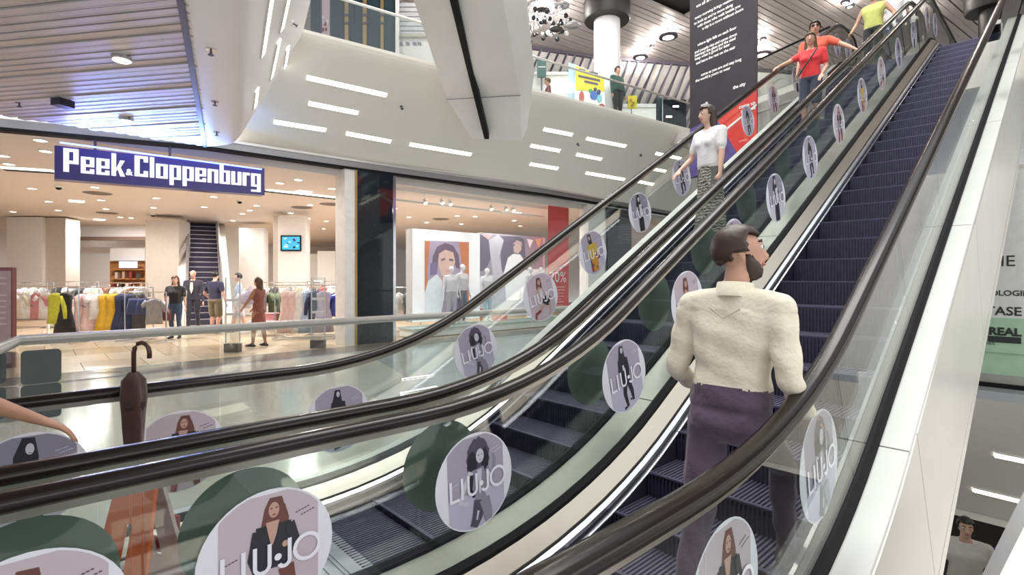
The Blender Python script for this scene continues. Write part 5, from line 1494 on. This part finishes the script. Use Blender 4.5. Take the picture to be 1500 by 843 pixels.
# lower hall: people seen through the opening
p = onT(1414, 805, 6.5)
person('man in a white T-shirt in the lower hall', (p.x, p.y, -3.17), YAW + PI - .55, 1.76, dict(skin=SK_L, top=fab('white_tee', (.70, .67, .62)), legs=fab('faded_jeans', (.22, .27, .36)), shoe=SHOEW), hair='short', hair_mat=HB, sleeves='short', voxel=.012, build=1.1, feet=((0, -.12, 0), (0, .15, 0)))
p = onT(1477, 798, 9.5)
person('person in dark blue far back in the lower hall', (p.x, p.y, -4.75), YAW + PI, 1.70, dict(skin=SK_L, top=fab('blue_shirt', (.05, .07, .28)), legs=fab('navy_trousers', (.02, .025, .08)), shoe=SHOEB), hair='short', hair_mat=HB, sleeves='short', voxel=.017)

# arm of a passer-by at the left edge, reaching over the landing
p = (-2.86, -.40, 0.0)
person('passer-by at the left edge reaching one bare arm over the landing', p, -.05, 1.66, dict(skin=SK_T, top=fab('rose_top', (.45, .22, .20)), legs=fab('brown_trousers', (.08, .04, .03)), shoe=SHOEB), hair='mid', hair_mat=HD, sleeves='short', hands=((-.2, .1, .85), (.16, .54, 1.00)), voxel=.010, pole=(None, (.3, -.3, -1)))
u0 = onX(196, 690, -3.26)  # umbrella shape stands in for a blurred brown streak
t = empty('umbrella_stand_in', (u0.x, u0.y, 0.0), 'slim dark brown umbrella shape standing in for a blurred streak by the left escalator glass', 'umbrella')
UM = fab('umbrella_brown', (.055, .022, .016))
z1 = onX(196, 488, -3.26).z
U = Vector((u0.x, u0.y, 0))
MB().tube([U, U + Vector((0, 0, .16))], .007, CHROME, 8).build('tip', t)
m_ = MB(); m_.loft([[U + Vector((r_ * (1 + .22 * math.cos(k * PI / 2.5 + z * 6)) * math.cos(2 * PI * k / 20), r_ * (1 + .22 * math.cos(k * PI / 2.5 + z * 6)) * math.sin(2 * PI * k / 20), z)) for k in range(20)] for z, r_ in ((.14, .010), (.35, .022), (.62, .036), (.82, .044), (.96, .050), (1.05, .044), (1.09, .018))], UM)
m_.build('canopy', t, smooth=True)
MB().lathe([(.046, .905), (.051, .915), (.051, .94), (.046, .95)], mat('umbrella_strap', (.03, .012, .01), .6), 16, U).build('strap', t)
MB().tube([U + Vector((0, 0, 1.08)), U + Vector((0, 0, z1 - .10))] + [U + RT * (.04 - .04 * math.cos(a * PI / 6)) + Vector((0, 0, z1 - .10 + .05 * math.sin(a * PI / 6))) for a in range(1, 7)] + [U + RT * .08 + Vector((0, 0, z1 - .13))], .011, mat('umbrella_handle', (.05, .02, .012), .3), 8).build('handle', t, smooth=True)

# ================================================================== glass railings
GLASSR = glass_mat('railing_glass', (.93, .96, .955), .05)
def railing(name, pts, h, label, panel, r=.035, material=RAILWHITE, glass=GLASSR, z0=0.0):
    t = empty(name, pts[0], label, 'railing')
    mb = MB(); mb.tube([p + Vector((0, 0, h)) for p in pts], r, material, 10); mb.build('handrail', t, smooth=True)
    k = 0
    for a, b in zip(pts[:-1], pts[1:]):
        L = (b - a).length; u = (b - a).normalized(); n = max(1, round(L / panel)); v = Vector((-u.y, u.x, 0)) * .006
        for q in range(n):
            p = a + (b - a) * (q / n) + u * .008; s = a + (b - a) * ((q + 1) / n) - u * .008
            MB().prism([p - v + Vector((0, 0, z0 + .03)), s - v + Vector((0, 0, z0 + .03)), s - v + Vector((0, 0, h - r)), p - v + Vector((0, 0, h - r))], v * 2, glass).build('glass_panel', t)
        MB().prism([a - v * 5 + Vector((0, 0, z0)), b - v * 5 + Vector((0, 0, z0)), b - v * 5 + Vector((0, 0, z0 + .07)), a - v * 5 + Vector((0, 0, z0 + .07))], v * 10, LINTEL).build('base_shoe', t)
    return t
ra_ = onX(28, 499, -5.4); hz_ = ra_.z
g0 = Vector((-5.4, ra_.y, 0)); g1 = Vector((-5.4, 13.5, 0)); g2 = Vector((-4.1, ra_.y - .22, 0))
rl = railing('glass_railing', [g2, g0, g1], hz_, 'long ground floor glass railing with a pale handrail between the escalators and store', 1.35, r=.04)
STK = mat('railing_sticker', (.085, .10, .10), .5)
def rsq(x0, x1, y0, y1):
    a, b = onX(x0, y0, -5.38), onX(x1, y1, -5.38); cy_, cz = (a.y + b.y) / 2, (a.z + b.z) / 2; hw, hh, r = (b.y - a.y) / 2, abs(a.z - b.z) / 2, .03
    pts = []
    for sx, sz, a0 in ((1, 1, 0), (-1, 1, 90), (-1, -1, 180), (1, -1, 270)):
        for q in range(5):
            an = math.radians(a0 + q * 22.5); pts.append((-5.388, cy_ + sx * (hw - r) + r * math.cos(an), cz + sz * (hh - r) + r * math.sin(an)))
    o = MB().prism(pts, (.003, 0, 0), STK).build('square_sticker', rl); o['label'] = 'dark grey rounded square sticker on the railing glass'
rsq(30, 90, 515, 559); rsq(30, 90, 566, 610); rsq(-40, 9, 520, 562); rsq(-40, 9, 572, 614)
# upper gallery
inn = Vector((-gu.y, gu.x, 0)); inn = inn if inn.x < 0 else -inn
e0, e1 = T0 + inn * .16, T1 + inn * .16
hU = onT(1003, 152, (T1 - C0).dot(FW)).z - 6.1
up0 = [Vector((p.x, p.y, 6.13)) for p in (e0 - gu * .3, e0 + gu * 11.6)]
railing('gallery_railing', up0, .93, 'upper gallery glass railing along the edge above the sloped face', 1.3, r=.03)
railing('landing_railing', [Vector((e1.x + .25, e1.y + .1, Z2)), Vector((E1.x, E1.y + .15, Z2)), Vector((X1 - .25, E2.y + .15, Z2))], 1.05, 'upper glass railing beside the head of the left escalator', 1.3, r=.025, material=BLACK)
# added glowing strips standing in for white dashes on the floor
for (a, b), w in (((590, 557), (636, 551)), 'nearest the display window'), (((588, 578), (640, 568)), 'in the middle'), (((541, 598), (552, 592)), 'nearest the left escalator'):
    p, q = onZ(*a, .004), onZ(*b, .004)
    linear_light('floor_dash', p, q, (0, 0, 1), .03, 'added glowing white dash on the mall floor, the one ' + w, 'added white dashes on the mall floor')

# ================================================================== upper floor
def utop(x, t): return onT(x, 400, t)
def ubox(name, x0, x1, t, material, z0=Z2, z1=ZU - .03, y0=None, y1=None, depth=.2, parent=None, turn=.0):
    a, b = onT(x0, 400, t), onT(x1, 400, t)
    za = z0 if y1 is None else onT(x0, y1, t).z; zb = z1 if y0 is None else onT(x0, y0, t).z
    d = Vector((-math.sin(YAW + turn), math.cos(YAW + turn), 0)) * depth
    return MB().prism([(a.x, a.y, za), (b.x, b.y, za), (b.x, b.y, zb), (a.x, a.y, zb)], d, material).build(name, parent)
# back walls
LATB = mat('lattice_backing', (.78, .76, .72), .6)
w0, w1, w2_ = onT(640, 100, 17.5), onT(871, 83, 19.4), onT(1015, 95, 20.1)
w3 = w2_ + (w2_ - w1) * 3
for i, (a, b) in enumerate(((w0, w1), (w1, w2_), (w2_, w3))):
    dd = Vector((-(b - a).y, (b - a).x, 0)).normalized(); dd = dd if dd.dot(FW) > 0 else -dd
    struct(MB().prism([(a.x, a.y, Z2), (b.x, b.y, Z2), (b.x, b.y, ZU), (a.x, a.y, ZU)], dd * .2, LATB).build('wall_upper'))
    # leaning lattice ribs in front, each a single bar
    L = Vector((b.x - a.x, b.y - a.y, 0)); n = int(L.length / .17) if i < 2 else 0
    lt = struct(MB().prism([(a.x, a.y, ZU - .1), (b.x, b.y, ZU - .1), (b.x, b.y, ZU), (a.x, a.y, ZU)], -dd * .12, P_DK).build('trim_lattice'))
    u = L.normalized(); base = Vector((a.x, a.y, 0)) - dd * .05
    for q in range(n):
        p = base + u * (q * .17)
        lean_ = 1.15 if q % 2 else .95
        MB().prism([p + Vector((0, 0, Z2 + 1.3)), p + u * .06 + Vector((0, 0, Z2 + 1.3)), p + u * (.06 + lean_) + Vector((0, 0, ZU - .1)), p + u * lean_ + Vector((0, 0, ZU - .1))], -dd * .06, P_DK if q % 3 else P_MID).build('lattice_bar', lt)
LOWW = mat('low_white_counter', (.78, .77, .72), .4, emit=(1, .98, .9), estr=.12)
t = empty('low_partition', onT(800, 140, 16.5), 'low white counter wall behind the gallery railing, left part', 'counter')
ubox('body', 762, 836, 16.5, LOWW, y0=109, parent=t); ubox('cap', 760, 838, 16.45, PURE, y0=105, y1=109.5, parent=t, depth=.3)
t = empty('low_partition', onT(930, 170, 17.0), 'low white counter wall behind the gallery railing, right part', 'counter')
ubox('body', 904, 961, 16.4, LOWW, y0=156, parent=t); ubox('cap', 902, 961, 16.35, PURE, y0=152, y1=157, parent=t, depth=.3)
# columns
def column(x, t, r, ringr, ring_z, label, mats_):
    p = onT(x, 400, t)
    c = empty('round_column', (p.x, p.y, Z2), label, 'column')
    MB().lathe([(r, Z2), (r, ZU + .1)], mats_[0], 28, (p.x, p.y, 0)).build('shaft', c, smooth=False)
    o = MB().lathe([(r + .01, ring_z), (ringr, ring_z), (ringr + .03, ring_z + .05), (ringr + .03, ZU + .02), (r + .01, ZU + .02)], mats_[1], 32, (p.x, p.y, 0)).build('collar', c)
    smooth_by_angle(o, 40)
    smooth_by_angle(c.children[0], 40)
column(889, 15.6, .39, .66, 9.25, 'round white column with a black collar under the upper ceiling', (mat('column_white', (.74, .73, .74), .5, var=.02), mat('collar_black', (.02, .018, .018), .5)))
column(1451, 15.0, .27, .56, 9.25, 'round black column beyond the top of the right escalator', (mat('column_black', (.018, .016, .017), .4), mat('collar_black', (.02, .018, .018), .5)))
# teal shopfront with gold bars, upper left
t = empty('teal_shopfront', onT(515, 40, 14.6), 'dark teal shopfront with gold bars behind the upper gallery railing', 'shopfront')
for x0, x1 in ((455, 469.5), (483.5, 504.5), (510.5, 531), (537, 557), (562, 579)):
    ubox('panel', x0, x1, 14.6, TEAL, parent=t)
for x0, x1 in ((504.8, 510.2), (531.3, 536.7), (557.3, 561.7)):
    ubox('bar', x0, x1, 14.55, GOLD, parent=t, depth=.12)
    for q in (0, 1): ubox('clamp', x0 - .6, x1 + .6, 14.52, P_DK, y0=20 + 12 * q, y1=23 + 12 * q, parent=t, depth=.2)
ubox('display_strip', 469.8, 483.2, 14.7, mat('display_pink', (.60, .46, .50), .5, emit=(.6, .45, .5), estr=.15), parent=t)
ubox('edge_post', 579.2, 581.5, 14.5, PURE, parent=t, depth=.3)
mb = MB(); rr = random.Random(11)
for q in range(7):
    x = rr.uniform(471, 479); y = rr.uniform(12, 48); mb.add([onT(x, y, 14.68), onT(x + 3, y, 14.68), onT(x + 3, y + 5, 14.68), onT(x, y + 5, 14.68)], [(0, 1, 2, 3)], PURE if q % 2 else P_RED)
mb.build('display_goods', t)
t = empty('slatted_kiosk', onT(600, 50, 15.1), 'white slatted kiosk front right of the teal shopfront', 'kiosk')
for q in range(2, 9): ubox('slat', 583, 640, 15.1, mat('kiosk_slat', (.62, .64, .66), .4), y0=-10 + q * 7, y1=-4.4 + q * 7, parent=t, depth=.08)
ubox('lower_panel', 583, 640, 15.05, PURE, y0=53.5, parent=t)
ubox('ledge', 583, 640, 14.9, CREAMFLOOR, y0=49, y1=53, parent=t, depth=.25)
mb = MB()
for x in (584, 594, 604, 611): mb.add([onT(x, 61, 15.03), onT(x + 6, 62, 15.03), onT(x + 6.5, 67, 15.03), onT(x + .5, 66, 15.03)], [(0, 1, 2, 3)], P_MID)
mb.build('grey_marks', t)
t = empty('teal_sign', onT(793, 98, 16.2), 'narrow teal upright sign above the white counter', 'sign')
ubox('board', 787, 800, 16.2, mat('teal_sign', (.05, .12, .11), .4), y0=84, y1=113, parent=t, depth=.06); ubox('band', 788.5, 799, 16.19, PURE, y0=97.5, y1=98.6, parent=t, depth=.03)
ubox('post', 792.5, 794.5, 16.25, P_DK, y0=113, parent=t, depth=.04)
# yellow poster board, blue side
tp = 14.9
t = empty('yellow_poster', onT(860, 165, tp), 'yellow and white poster board standing behind the gallery railing', 'poster')
def pq(mb, pts, off, m_): mb.add([onT(x, y, tp - off) for x, y in pts], [tuple(range(len(pts)))], m_)
a = [onT(x, y, tp) for x, y in ((841, 163), (887, 176), (885, 112), (843, 95))]
MB().prism(a, FW * .05, PURE).build('board', t)
mb = MB(); YL = mat('poster_yellow', (.70, .55, .03), .5); LBL = mat('poster_sky', (.40, .56, .66), .5)
pq(mb, [(843, 96), (884.5, 112), (885.5, 134), (843, 132)], .01, YL)
for q, (x0, x1, y) in enumerate(((848, 858, 102), (863, 876, 106), (847, 879, 111.5), (856, 876, 119.5))):
    pq(mb, [(x0, y - 2), (x1, y - 2 + (x1 - x0) * .22), (x1, y + 1.5 + (x1 - x0) * .22), (x0, y + 1.5)], .014, P_DK)
for x, y, w, h, c in ((870, 140, 6, 7, (.06, .14, .40)), (865, 133, 3, 3, (.05, .3, .1)), (872, 131, 2.5, 3, (.03, .05, .12)), (877, 135, 3, 4, (.03, .05, .12)), (878, 144, 4, 6, (.2, .5, .55)), (852, 142, 4, 9, (.42, .12, .08)), (868, 150, 5, 4, (.7, .7, .65)), (881, 156, 5, 4, (.4, .08, .06)), (853, 155, 6, 3, (.35, .15, .08))):
    m_ = mat('poster_spot_%d_%d' % (x, y), c, .5); pq(mb, ell(x, y, w, h, 9), .014, m_)
mb.build('print', t)
MB().prism([onT(x, y, tp + .1) for x, y in ((831, 158), (841, 162), (843, 95), (833, 91))], FW * .05, LBL).build('blue_side', t)
# small yellow sign on a stand
t = empty('stand_sign', onT(926, 170, 15.5), 'small yellow notice on a thin post behind the gallery railing', 'sign')
ubox('board', 920, 933, 15.5, YL, y0=140, y1=159, parent=t, depth=.04)
mb = MB(); 
for x, y in ((924, 147), (928, 151), (926, 155)): mb.add([onT(p, q, 15.48) for p, q in ell(x, y, 2, 2.4, 8)], [tuple(range(8))], mat('notice_olive', (.30, .24, .03), .5))
mb.build('print', t); ubox('post', 924.6, 925.6, 15.52, P_DK, y0=159, parent=t, depth=.03)
# dark kiosk at the right end of the gallery
t = empty('dark_kiosk', onT(985, 180, 17.5), 'dark glazed kiosk at the far right end of the gallery', 'kiosk')
ubox('body', 971, 1005, 17.5, DARKGLASS, y0=146, parent=t, depth=.8); ubox('side', 962, 970, 17.6, TEAL, y0=143, parent=t, depth=.6); ubox('corner_post', 970, 971.2, 17.45, CHROME, y0=143, parent=t, depth=.05)
for x, y in ((980, 171), (990, 156)):
    a_ = onT(x, y, 17.49); MB().box(a_, (.2, .03, .05), LIGHTON, YAW).build('small_lamp', t)
# people on the gallery
p = onT(904, 400, 15.0)
person('person in dark green leaning at the gallery railing beside the yellow poster', (p.x, p.y, Z2), YAW + PI + .6, 1.62, dict(skin=SK_M, top=fab('dark_green_hoodie', (.015, .06, .045)), legs=fab('black_trousers', (.02, .02, .022)), shoe=SHOEB), hair='short', hair_mat=HB, sleeves='long', voxel=.018, build=1.15, top_loose=.03)
p = onT(803, 400, 15.8)
person('person in a maroon top walking behind the gallery railing', (p.x, p.y, Z2), YAW + PI / 2, 1.60, dict(skin=SK_M, top=fab('maroon_top', (.16, .05, .05)), legs=fab('grey_trousers', (.25, .24, .25)), shoe=SHOEB), hair='short', hair_mat=HBR, sleeves='short', voxel=.018)

# ring lamps and small lamps of the upper ceiling (each throws light up and down)
def ring_lamp(x, y, r, label, e=110):
    p = onZ(x, y, ZU - .22)
    t = empty('ring_lamp', p, label, 'light', 'upper ceiling lamps')
    MB().lathe([(r * .86, .02), (r * .86, -.02), (r * .5, -.035), (.01, -.04)], LIGHTON, 24, p).build('diffuser', t)
    MB().lathe([(r * .86, .05), (r, .03), (r, -.02), (r * .87, -.03)], P_DK, 24, p).build('ring', t)
    MB().tube([p + Vector((0, 0, .05)), p + Vector((0, 0, .24))], .02, CHROME, 6).build('stem', t)
    l = bpy.data.lights.new('lamp', 'POINT'); l.energy = e; l.color = (1, .93, .85); l.shadow_soft_size = .1
    o = bpy.data.objects.new('lamp', l); COL.objects.link(o); o.parent = t; o.location = (0, 0, .12)
ring_lamp(979, 54, .30, 'round ring lamp on the upper ceiling, left of the black banner')
ring_lamp(938, 84, .26, 'round ring lamp far back before the lattice wall')
ring_lamp(1117, 80, .30, 'round ring lamp just right of the black banner')
ring_lamp(1238, 3, .12, 'small round lamp at the top, left one of two above the lime top', 60)
ring_lamp(1245, 9, .12, 'small round lamp at the top, right one of two above the lime top', 60)
ring_lamp(955, 68, .08, 'small lamp beside the ring lamp left of the banner', 20)
ring_lamp(1118, 57, .10, 'small lamp above the ring lamp right of the banner', 30)
for x, y, w in ((700, 40, 'behind the white beam'), (640, -60, 'above the white beam, out of the picture'), (850, -120, 'above the black collar column'), (1000, -160, 'above the black banner'), (1180, -70, 'above the red shirt'), (1330, 30, 'over the head of the left escalator'), (1400, -120, 'over the head of the right escalator')):  # extra ring lamps added to brighten the upper ceiling
    p = onZ(x, y, ZU - .3)
    l = bpy.data.lights.new('lamp', 'POINT'); l.energy = 110; l.color = (1, .93, .86); l.shadow_soft_size = .2
    t = empty('ring_lamp', p, 'added round ring lamp of the upper ceiling ' + w, 'light', 'upper ceiling lamps'); MB().lathe([(.26, .02), (.26, -.02), (.01, -.04)], LIGHTON, 20, p).build('diffuser', t); MB().tube([p, p + Vector((0, 0, .32))], .02, CHROME, 6).build('stem', t)
    o = bpy.data.objects.new('lamp', l); COL.objects.link(o); o.parent = t; o.location = (0, 0, .12)
# chandelier of glossy balls and dishes
ch = empty('chandelier', onZ(800, 30, ZU), 'wide chandelier of black and silver balls and dishes under the upper ceiling', 'chandelier')
rr = random.Random(21); SILV = mat('ball_silver', (.75, .74, .76), .15, .9); BLK2 = mat('ball_black', (.03, .028, .03), .15, .3); PEARL = mat('ball_pearl', (.80, .78, .76), .25)
bc = onT(797, 32, 15.8)
for q in range(64):
    a_ = rr.uniform(0, 2 * PI); rad = .85 * math.sqrt(rr.random()); dz = rr.uniform(-.40, .12) * (1 - rad * .4)
    x = bc + RT * (rad * math.cos(a_) * 1.05) + FW * (rad * math.sin(a_)) + Vector((0, 0, dz))
    MB().ball(x, rr.uniform(.045, .085), (SILV, BLK2, PEARL, BLK2)[q % 4], 9, 6).build('ball', ch, smooth=True)
for x, y, w in ((822, 8, .25), (795, 14, .20), (838, 36, .26), (768, 38, .22), (815, 42, .2), (760, 10, .25)):
    c_ = onT(x, y, 15.3); MB().lathe([(.02, .03), (w * .6, .02), (w, -.02), (w * .8, -.035), (.02, -.02)], BLK2 if x % 2 else SILV, 18, c_).build('dish', ch, smooth=True)
for q in range(10):
    a_ = bc + RT * rr.uniform(-.7, .7) + FW * rr.uniform(-.5, .5); MB().tube([(a_.x, a_.y, bc.z - .1), (a_.x, a_.y, ZU)], .008, CHROME, 5).build('wire', ch)
MB().lathe([(.5, 0), (.5, -.05), (.02, -.06)], SILV, 24, (bc.x, bc.y, ZU)).build('canopy', ch)
l = bpy.data.lights.new('lamp', 'POINT'); l.energy = 160; l.color = (1, .95, .9); l.shadow_soft_size = .15
o = bpy.data.objects.new('lamp', l); COL.objects.link(o); o.parent = ch; o.matrix_parent_inverse = world_loc(ch).inverted(); o.location = bc + Vector((0, 0, .15))

# ================================================================== hanging banner
BT = 11.2
bn = empty('hanging_banner', onT(1060, 100, BT), 'tall black hanging banner with white lines of text and a red and purple foot', 'banner')
bdir = Vector((math.sin(YAW + math.radians(31.5)), -math.cos(YAW + math.radians(31.5)), 0))
bnrm = Vector((bdir.y, -bdir.x, 0)); bnrm = bnrm if bnrm.dot(FW) < 0 else -bnrm
bo_ = onT(1010.5, 100, BT)
def onB(x, y): return onP(x, y, bo_, bnrm)
bl, br = onB(1010.5, 100), onB(1109, 100)
zt_, zb_ = 9.6, onB(1011, 262).z
BLKC = mat('banner_black', (.022, .018, .024), .5, var=.2, scale=3)
REDC = mat('banner_red', (.68, .045, .03), .5); PURC = mat('banner_purple', (.10, .07, .24), .5, var=.3, scale=5)
MB().prism([(bl.x, bl.y, zb_), (br.x, br.y, zb_), (br.x, br.y, zt_), (bl.x, bl.y, zt_)], -bnrm * .02, BLKC).build('cloth', bn)
MB().tube([(bl.x, bl.y, zt_), (br.x, br.y, zt_)], .03, CHROME, 8).build('top_rod', bn)
for p in (bl, br): MB().tube([(p.x, p.y, zt_), (p.x, p.y, ZU + .1)], .01, CHROME, 5).build('cable', bn)
def bq(mb, pts, off, m_): mb.add([onB(x, y) + bnrm * off for x, y in pts], [tuple(range(len(pts)))], m_)
mb = MB()
bq(mb, [(1030, 180), (1109, 132), (1109, 215), (1011, 262), (1011, 205)], .006, REDC)
bq(mb, [(1011, 262), (1011, 190), (1048, 170), (1082, 228)], .009, PURC)
bq(mb, [(1040, 207), (1109, 152), (1109, 155), (1040, 211)], .012, W_)
mb.build('artwork', bn)
mb = MB(); bw = (br - bl).length; rr = random.Random(4)
para = ['from the first step you take', 'every morning brings reasons', 'to look up and to move along', 'with those who walk beside you', '', 'a city is a room without doors', 'where light falls on each floor', 'and people rise and come down', 'between the glass and the steel', '', 'keep what is good for later', 'and leave the rest on the stair', 'come as you are and stay long', '', 'the world is yours to wear']
zz = onB(1045, 6).z + .06
lines = [(1020, 12, 0), (1018, 29, 1), (1017, 37, 1), (1022, 41, 1), (1029, 44, 1), (1022, 68, 1), (1018, 79, 1), (1018, 84, 1), (1018, 89, 1), (1020, 95, 1), (1027, 112, 1), (1019, 121, 1), (1018, 129, 1)]
for (x, y, f), tx in zip(lines, [p for p in para if p]):
    p = onB(x, y); mb = MB(); put_text(mb, tx if f else 'we all are', p + bnrm * .006, bdir, (0, 0, 1), .082 if f else .10, W_, bold=.002, spacing=.95 if f else 1); mb.build('text_line', bn)
for tx, x, y, off, sz in (('the city', 1074, 131, .006, .09), ('walk', 1027, 157, .006, .10), ('come up', 1083, 160, .014, .10), ('and see', 1086, 166, .014, .10)):
    mb = MB(); put_text(mb, tx, onB(x, y) + bnrm * off, bdir, (0, 0, 1), sz, W_, bold=.003); mb.build('text_line', bn)

# ================================================================== beauty shop window at the lower right
BY = 9.72 + .5
bs = empty('beauty_shop_window', (-.2, BY, 0), 'pale shop window with black lettering over a green panel, at the right edge', 'shopfront')
def onW(x, y): return onY(x, y, BY)
GRN = mat('window_green', (.36, .52, .36), .35); PALEW = mat('window_pale', (.66, .66, .63), .4)
a, b = onW(1380, 400), onW(1620, 400)
zg1, zg0, zp = onW(1470, 466).z, onW(1470, 550).z, 3.1
MB().box(((a.x + b.x) / 2, BY + .02, (zg1 + zp) / 2), (b.x - a.x, .03, zp - zg1), PALEW).build('pale_panel', bs)
MB().box(((a.x + b.x) / 2, BY + .02, (zg1 + zg0) / 2), (b.x - a.x, .03, zg1 - zg0), GRN).build('green_panel', bs)
MB().box(((a.x + b.x) / 2, BY + .01, (zg0 + .03) / 2), (b.x - a.x, .06, zg0 - .03), mat('window_plinth_grey', (.32, .32, .28), .4)).build('plinth', bs)
MB().box(((a.x + b.x) / 2, BY - .03, .03), (b.x - a.x, .10, .06), BLACK).build('sill', bs)
MB().box(((a.x + b.x) / 2, BY, onW(1470, 518).z), (b.x - a.x, .012, .01), mat('seam_green', (.25, .38, .26), .4)).build('seam', bs)
LET = mat('window_lettering', (.02, .02, .02), .4)
mb = MB()
def wt(s, xr, yb, h_px, **k):
    p = onW(xr, yb); size = (onW(xr, yb - h_px).z - p.z) / .70
    mb = MB(); put_text(mb, s, (p.x, BY - .004, p.z), (1, 0, 0), (0, 0, 1), size, LET, align='RIGHT', **k); mb.build('word', bs)
wt('LANCOME', 1488, 390, 16); wt('TECHNOLOGIE', 1506, 434, 8, bold=.002); wt('KERASTASE', 1497, 463, 12.5, bold=.003); wt("L'OREAL", 1496, 493, 11, bold=.007)
mb = MB()
a_, b_ = onW(1447, 501), onW(1496, 495); mb.add([(a_.x, BY - .004, a_.z), (b_.x, BY - .004, a_.z), (b_.x, BY - .004, b_.z), (a_.x, BY - .004, b_.z)], [(0, 1, 2, 3)], LET)
mb.build('black_bar', bs)
wt('PARIS', 1458, 506, 4)

# ================================================================== lower hall: dark moving stairs and pale parapet
lw_ = empty('lower_escalator', (-1.0, 6.5, -4.75), 'dark escalator in the lower hall leading down away from the landing', 'escalator')
for q in range(18):
    y = 5.2 + q * .36; z = -1.30 - q * .205
    if z < -4.75: break
    m = MB(); m.box((-.95, y, z - .1), (1.7, .38, .2), STEP); m.box((-.95, y - .17, z + .004), (1.66, .03, .012), STEPEDGE); m.build('step', lw_)
t = empty('pale_parapet', onT(1500, 820, 5.6), 'pale sloped parapet at the lower right corner', 'parapet')
MB().prism([onT(x, y, 5.6) for x, y in ((1240, 1300), (1500, 780), (1590, 600), (1750, 600), (1750, 1300))], FW * .12, WHITE).build('panel', t)
MB().prism([onT(x, y, 5.56) for x, y in ((1236, 1300), (1498, 776), (1588, 596), (1591, 600), (1501, 779), (1240, 1302))], FW * .16, PURE).build('edge', t)
area('lower_fill_lamp', (2.2, 5.5, -1.2), 3.0, 190, (1, .95, .9))  # unseen fill lamp added to brighten the lower hall
area('lower_fill_uplight', (2.5, 6.0, -4.4), 2.5, 120, (1, .95, .9), rot=(PI, 0, 0))  # added unseen uplight in place of bounce off the lower floor

# ================================================================== orange folding floor sign on the left landing
fx = -2.85
tp_ = onX(207, 704, fx)
ORG = mat('orange_plastic', (.72, .14, .02), .4, var=.05); ORP = mat('sign_back_pale', (.62, .50, .46), .45, var=.06)
fs = empty('floor_sign', (fx, tp_.y, .01), 'orange folding floor warning sign standing on the left escalator landing', 'sign')
zt0 = tp_.z
def leg_panel(y0, y1, m_, nm, w0=.20, w1=.30):
    # panel from the hinge at (y0, zt0) to the foot at (y1, .0), with a long slot
    a, b = Vector((fx, y0, zt0)), Vector((fx, y1, .012)); u = (b - a); n = Vector((0, u.z, -u.y)).normalized() * .018
    def P(s, k): c = a + u * k; return c + Vector((s * (w0 + (w1 - w0) * k) / 2, 0, 0))
    mb = MB()
    for s0_, s1_, k0, k1 in ((-1, -.16, 0, 1), (.16, 1, 0, 1), (-.16, .16, 0, .26), (-.16, .16, .60, 1)):
        mb.prism([P(s0_, k0), P(s1_, k0), P(s1_, k1), P(s0_, k1)], n, m_)
    mb.build(nm, fs)
fs0 = set(bpy.data.objects)
leg_panel(tp_.y - .01, tp_.y - .16, ORG, 'front_panel'); leg_panel(tp_.y + .02, tp_.y + .17, ORP, 'rear_panel')
MB().tube([(fx - .10, tp_.y + .005, zt0), (fx + .10, tp_.y + .005, zt0)], .022, ORG, 8).build('hinge', fs)
kn = onX(207, 690, fx)
MB().ball((fx, tp_.y + .005, zt0 + .03), .03, ORG, 10, 8).build('grip', fs)
for k in (.34, .52):
    a, b = Vector((fx, tp_.y + .02, zt0)), Vector((fx, tp_.y + .17, .0)); c = a.lerp(b, k)
    MB().box(c + Vector((0, .016, 0)), (.23, .012, .07), mat('reflective_red', (.35, .04, .04), .4)).build('stripe', fs)

fs.rotation_euler = (0, 0, math.radians(38))
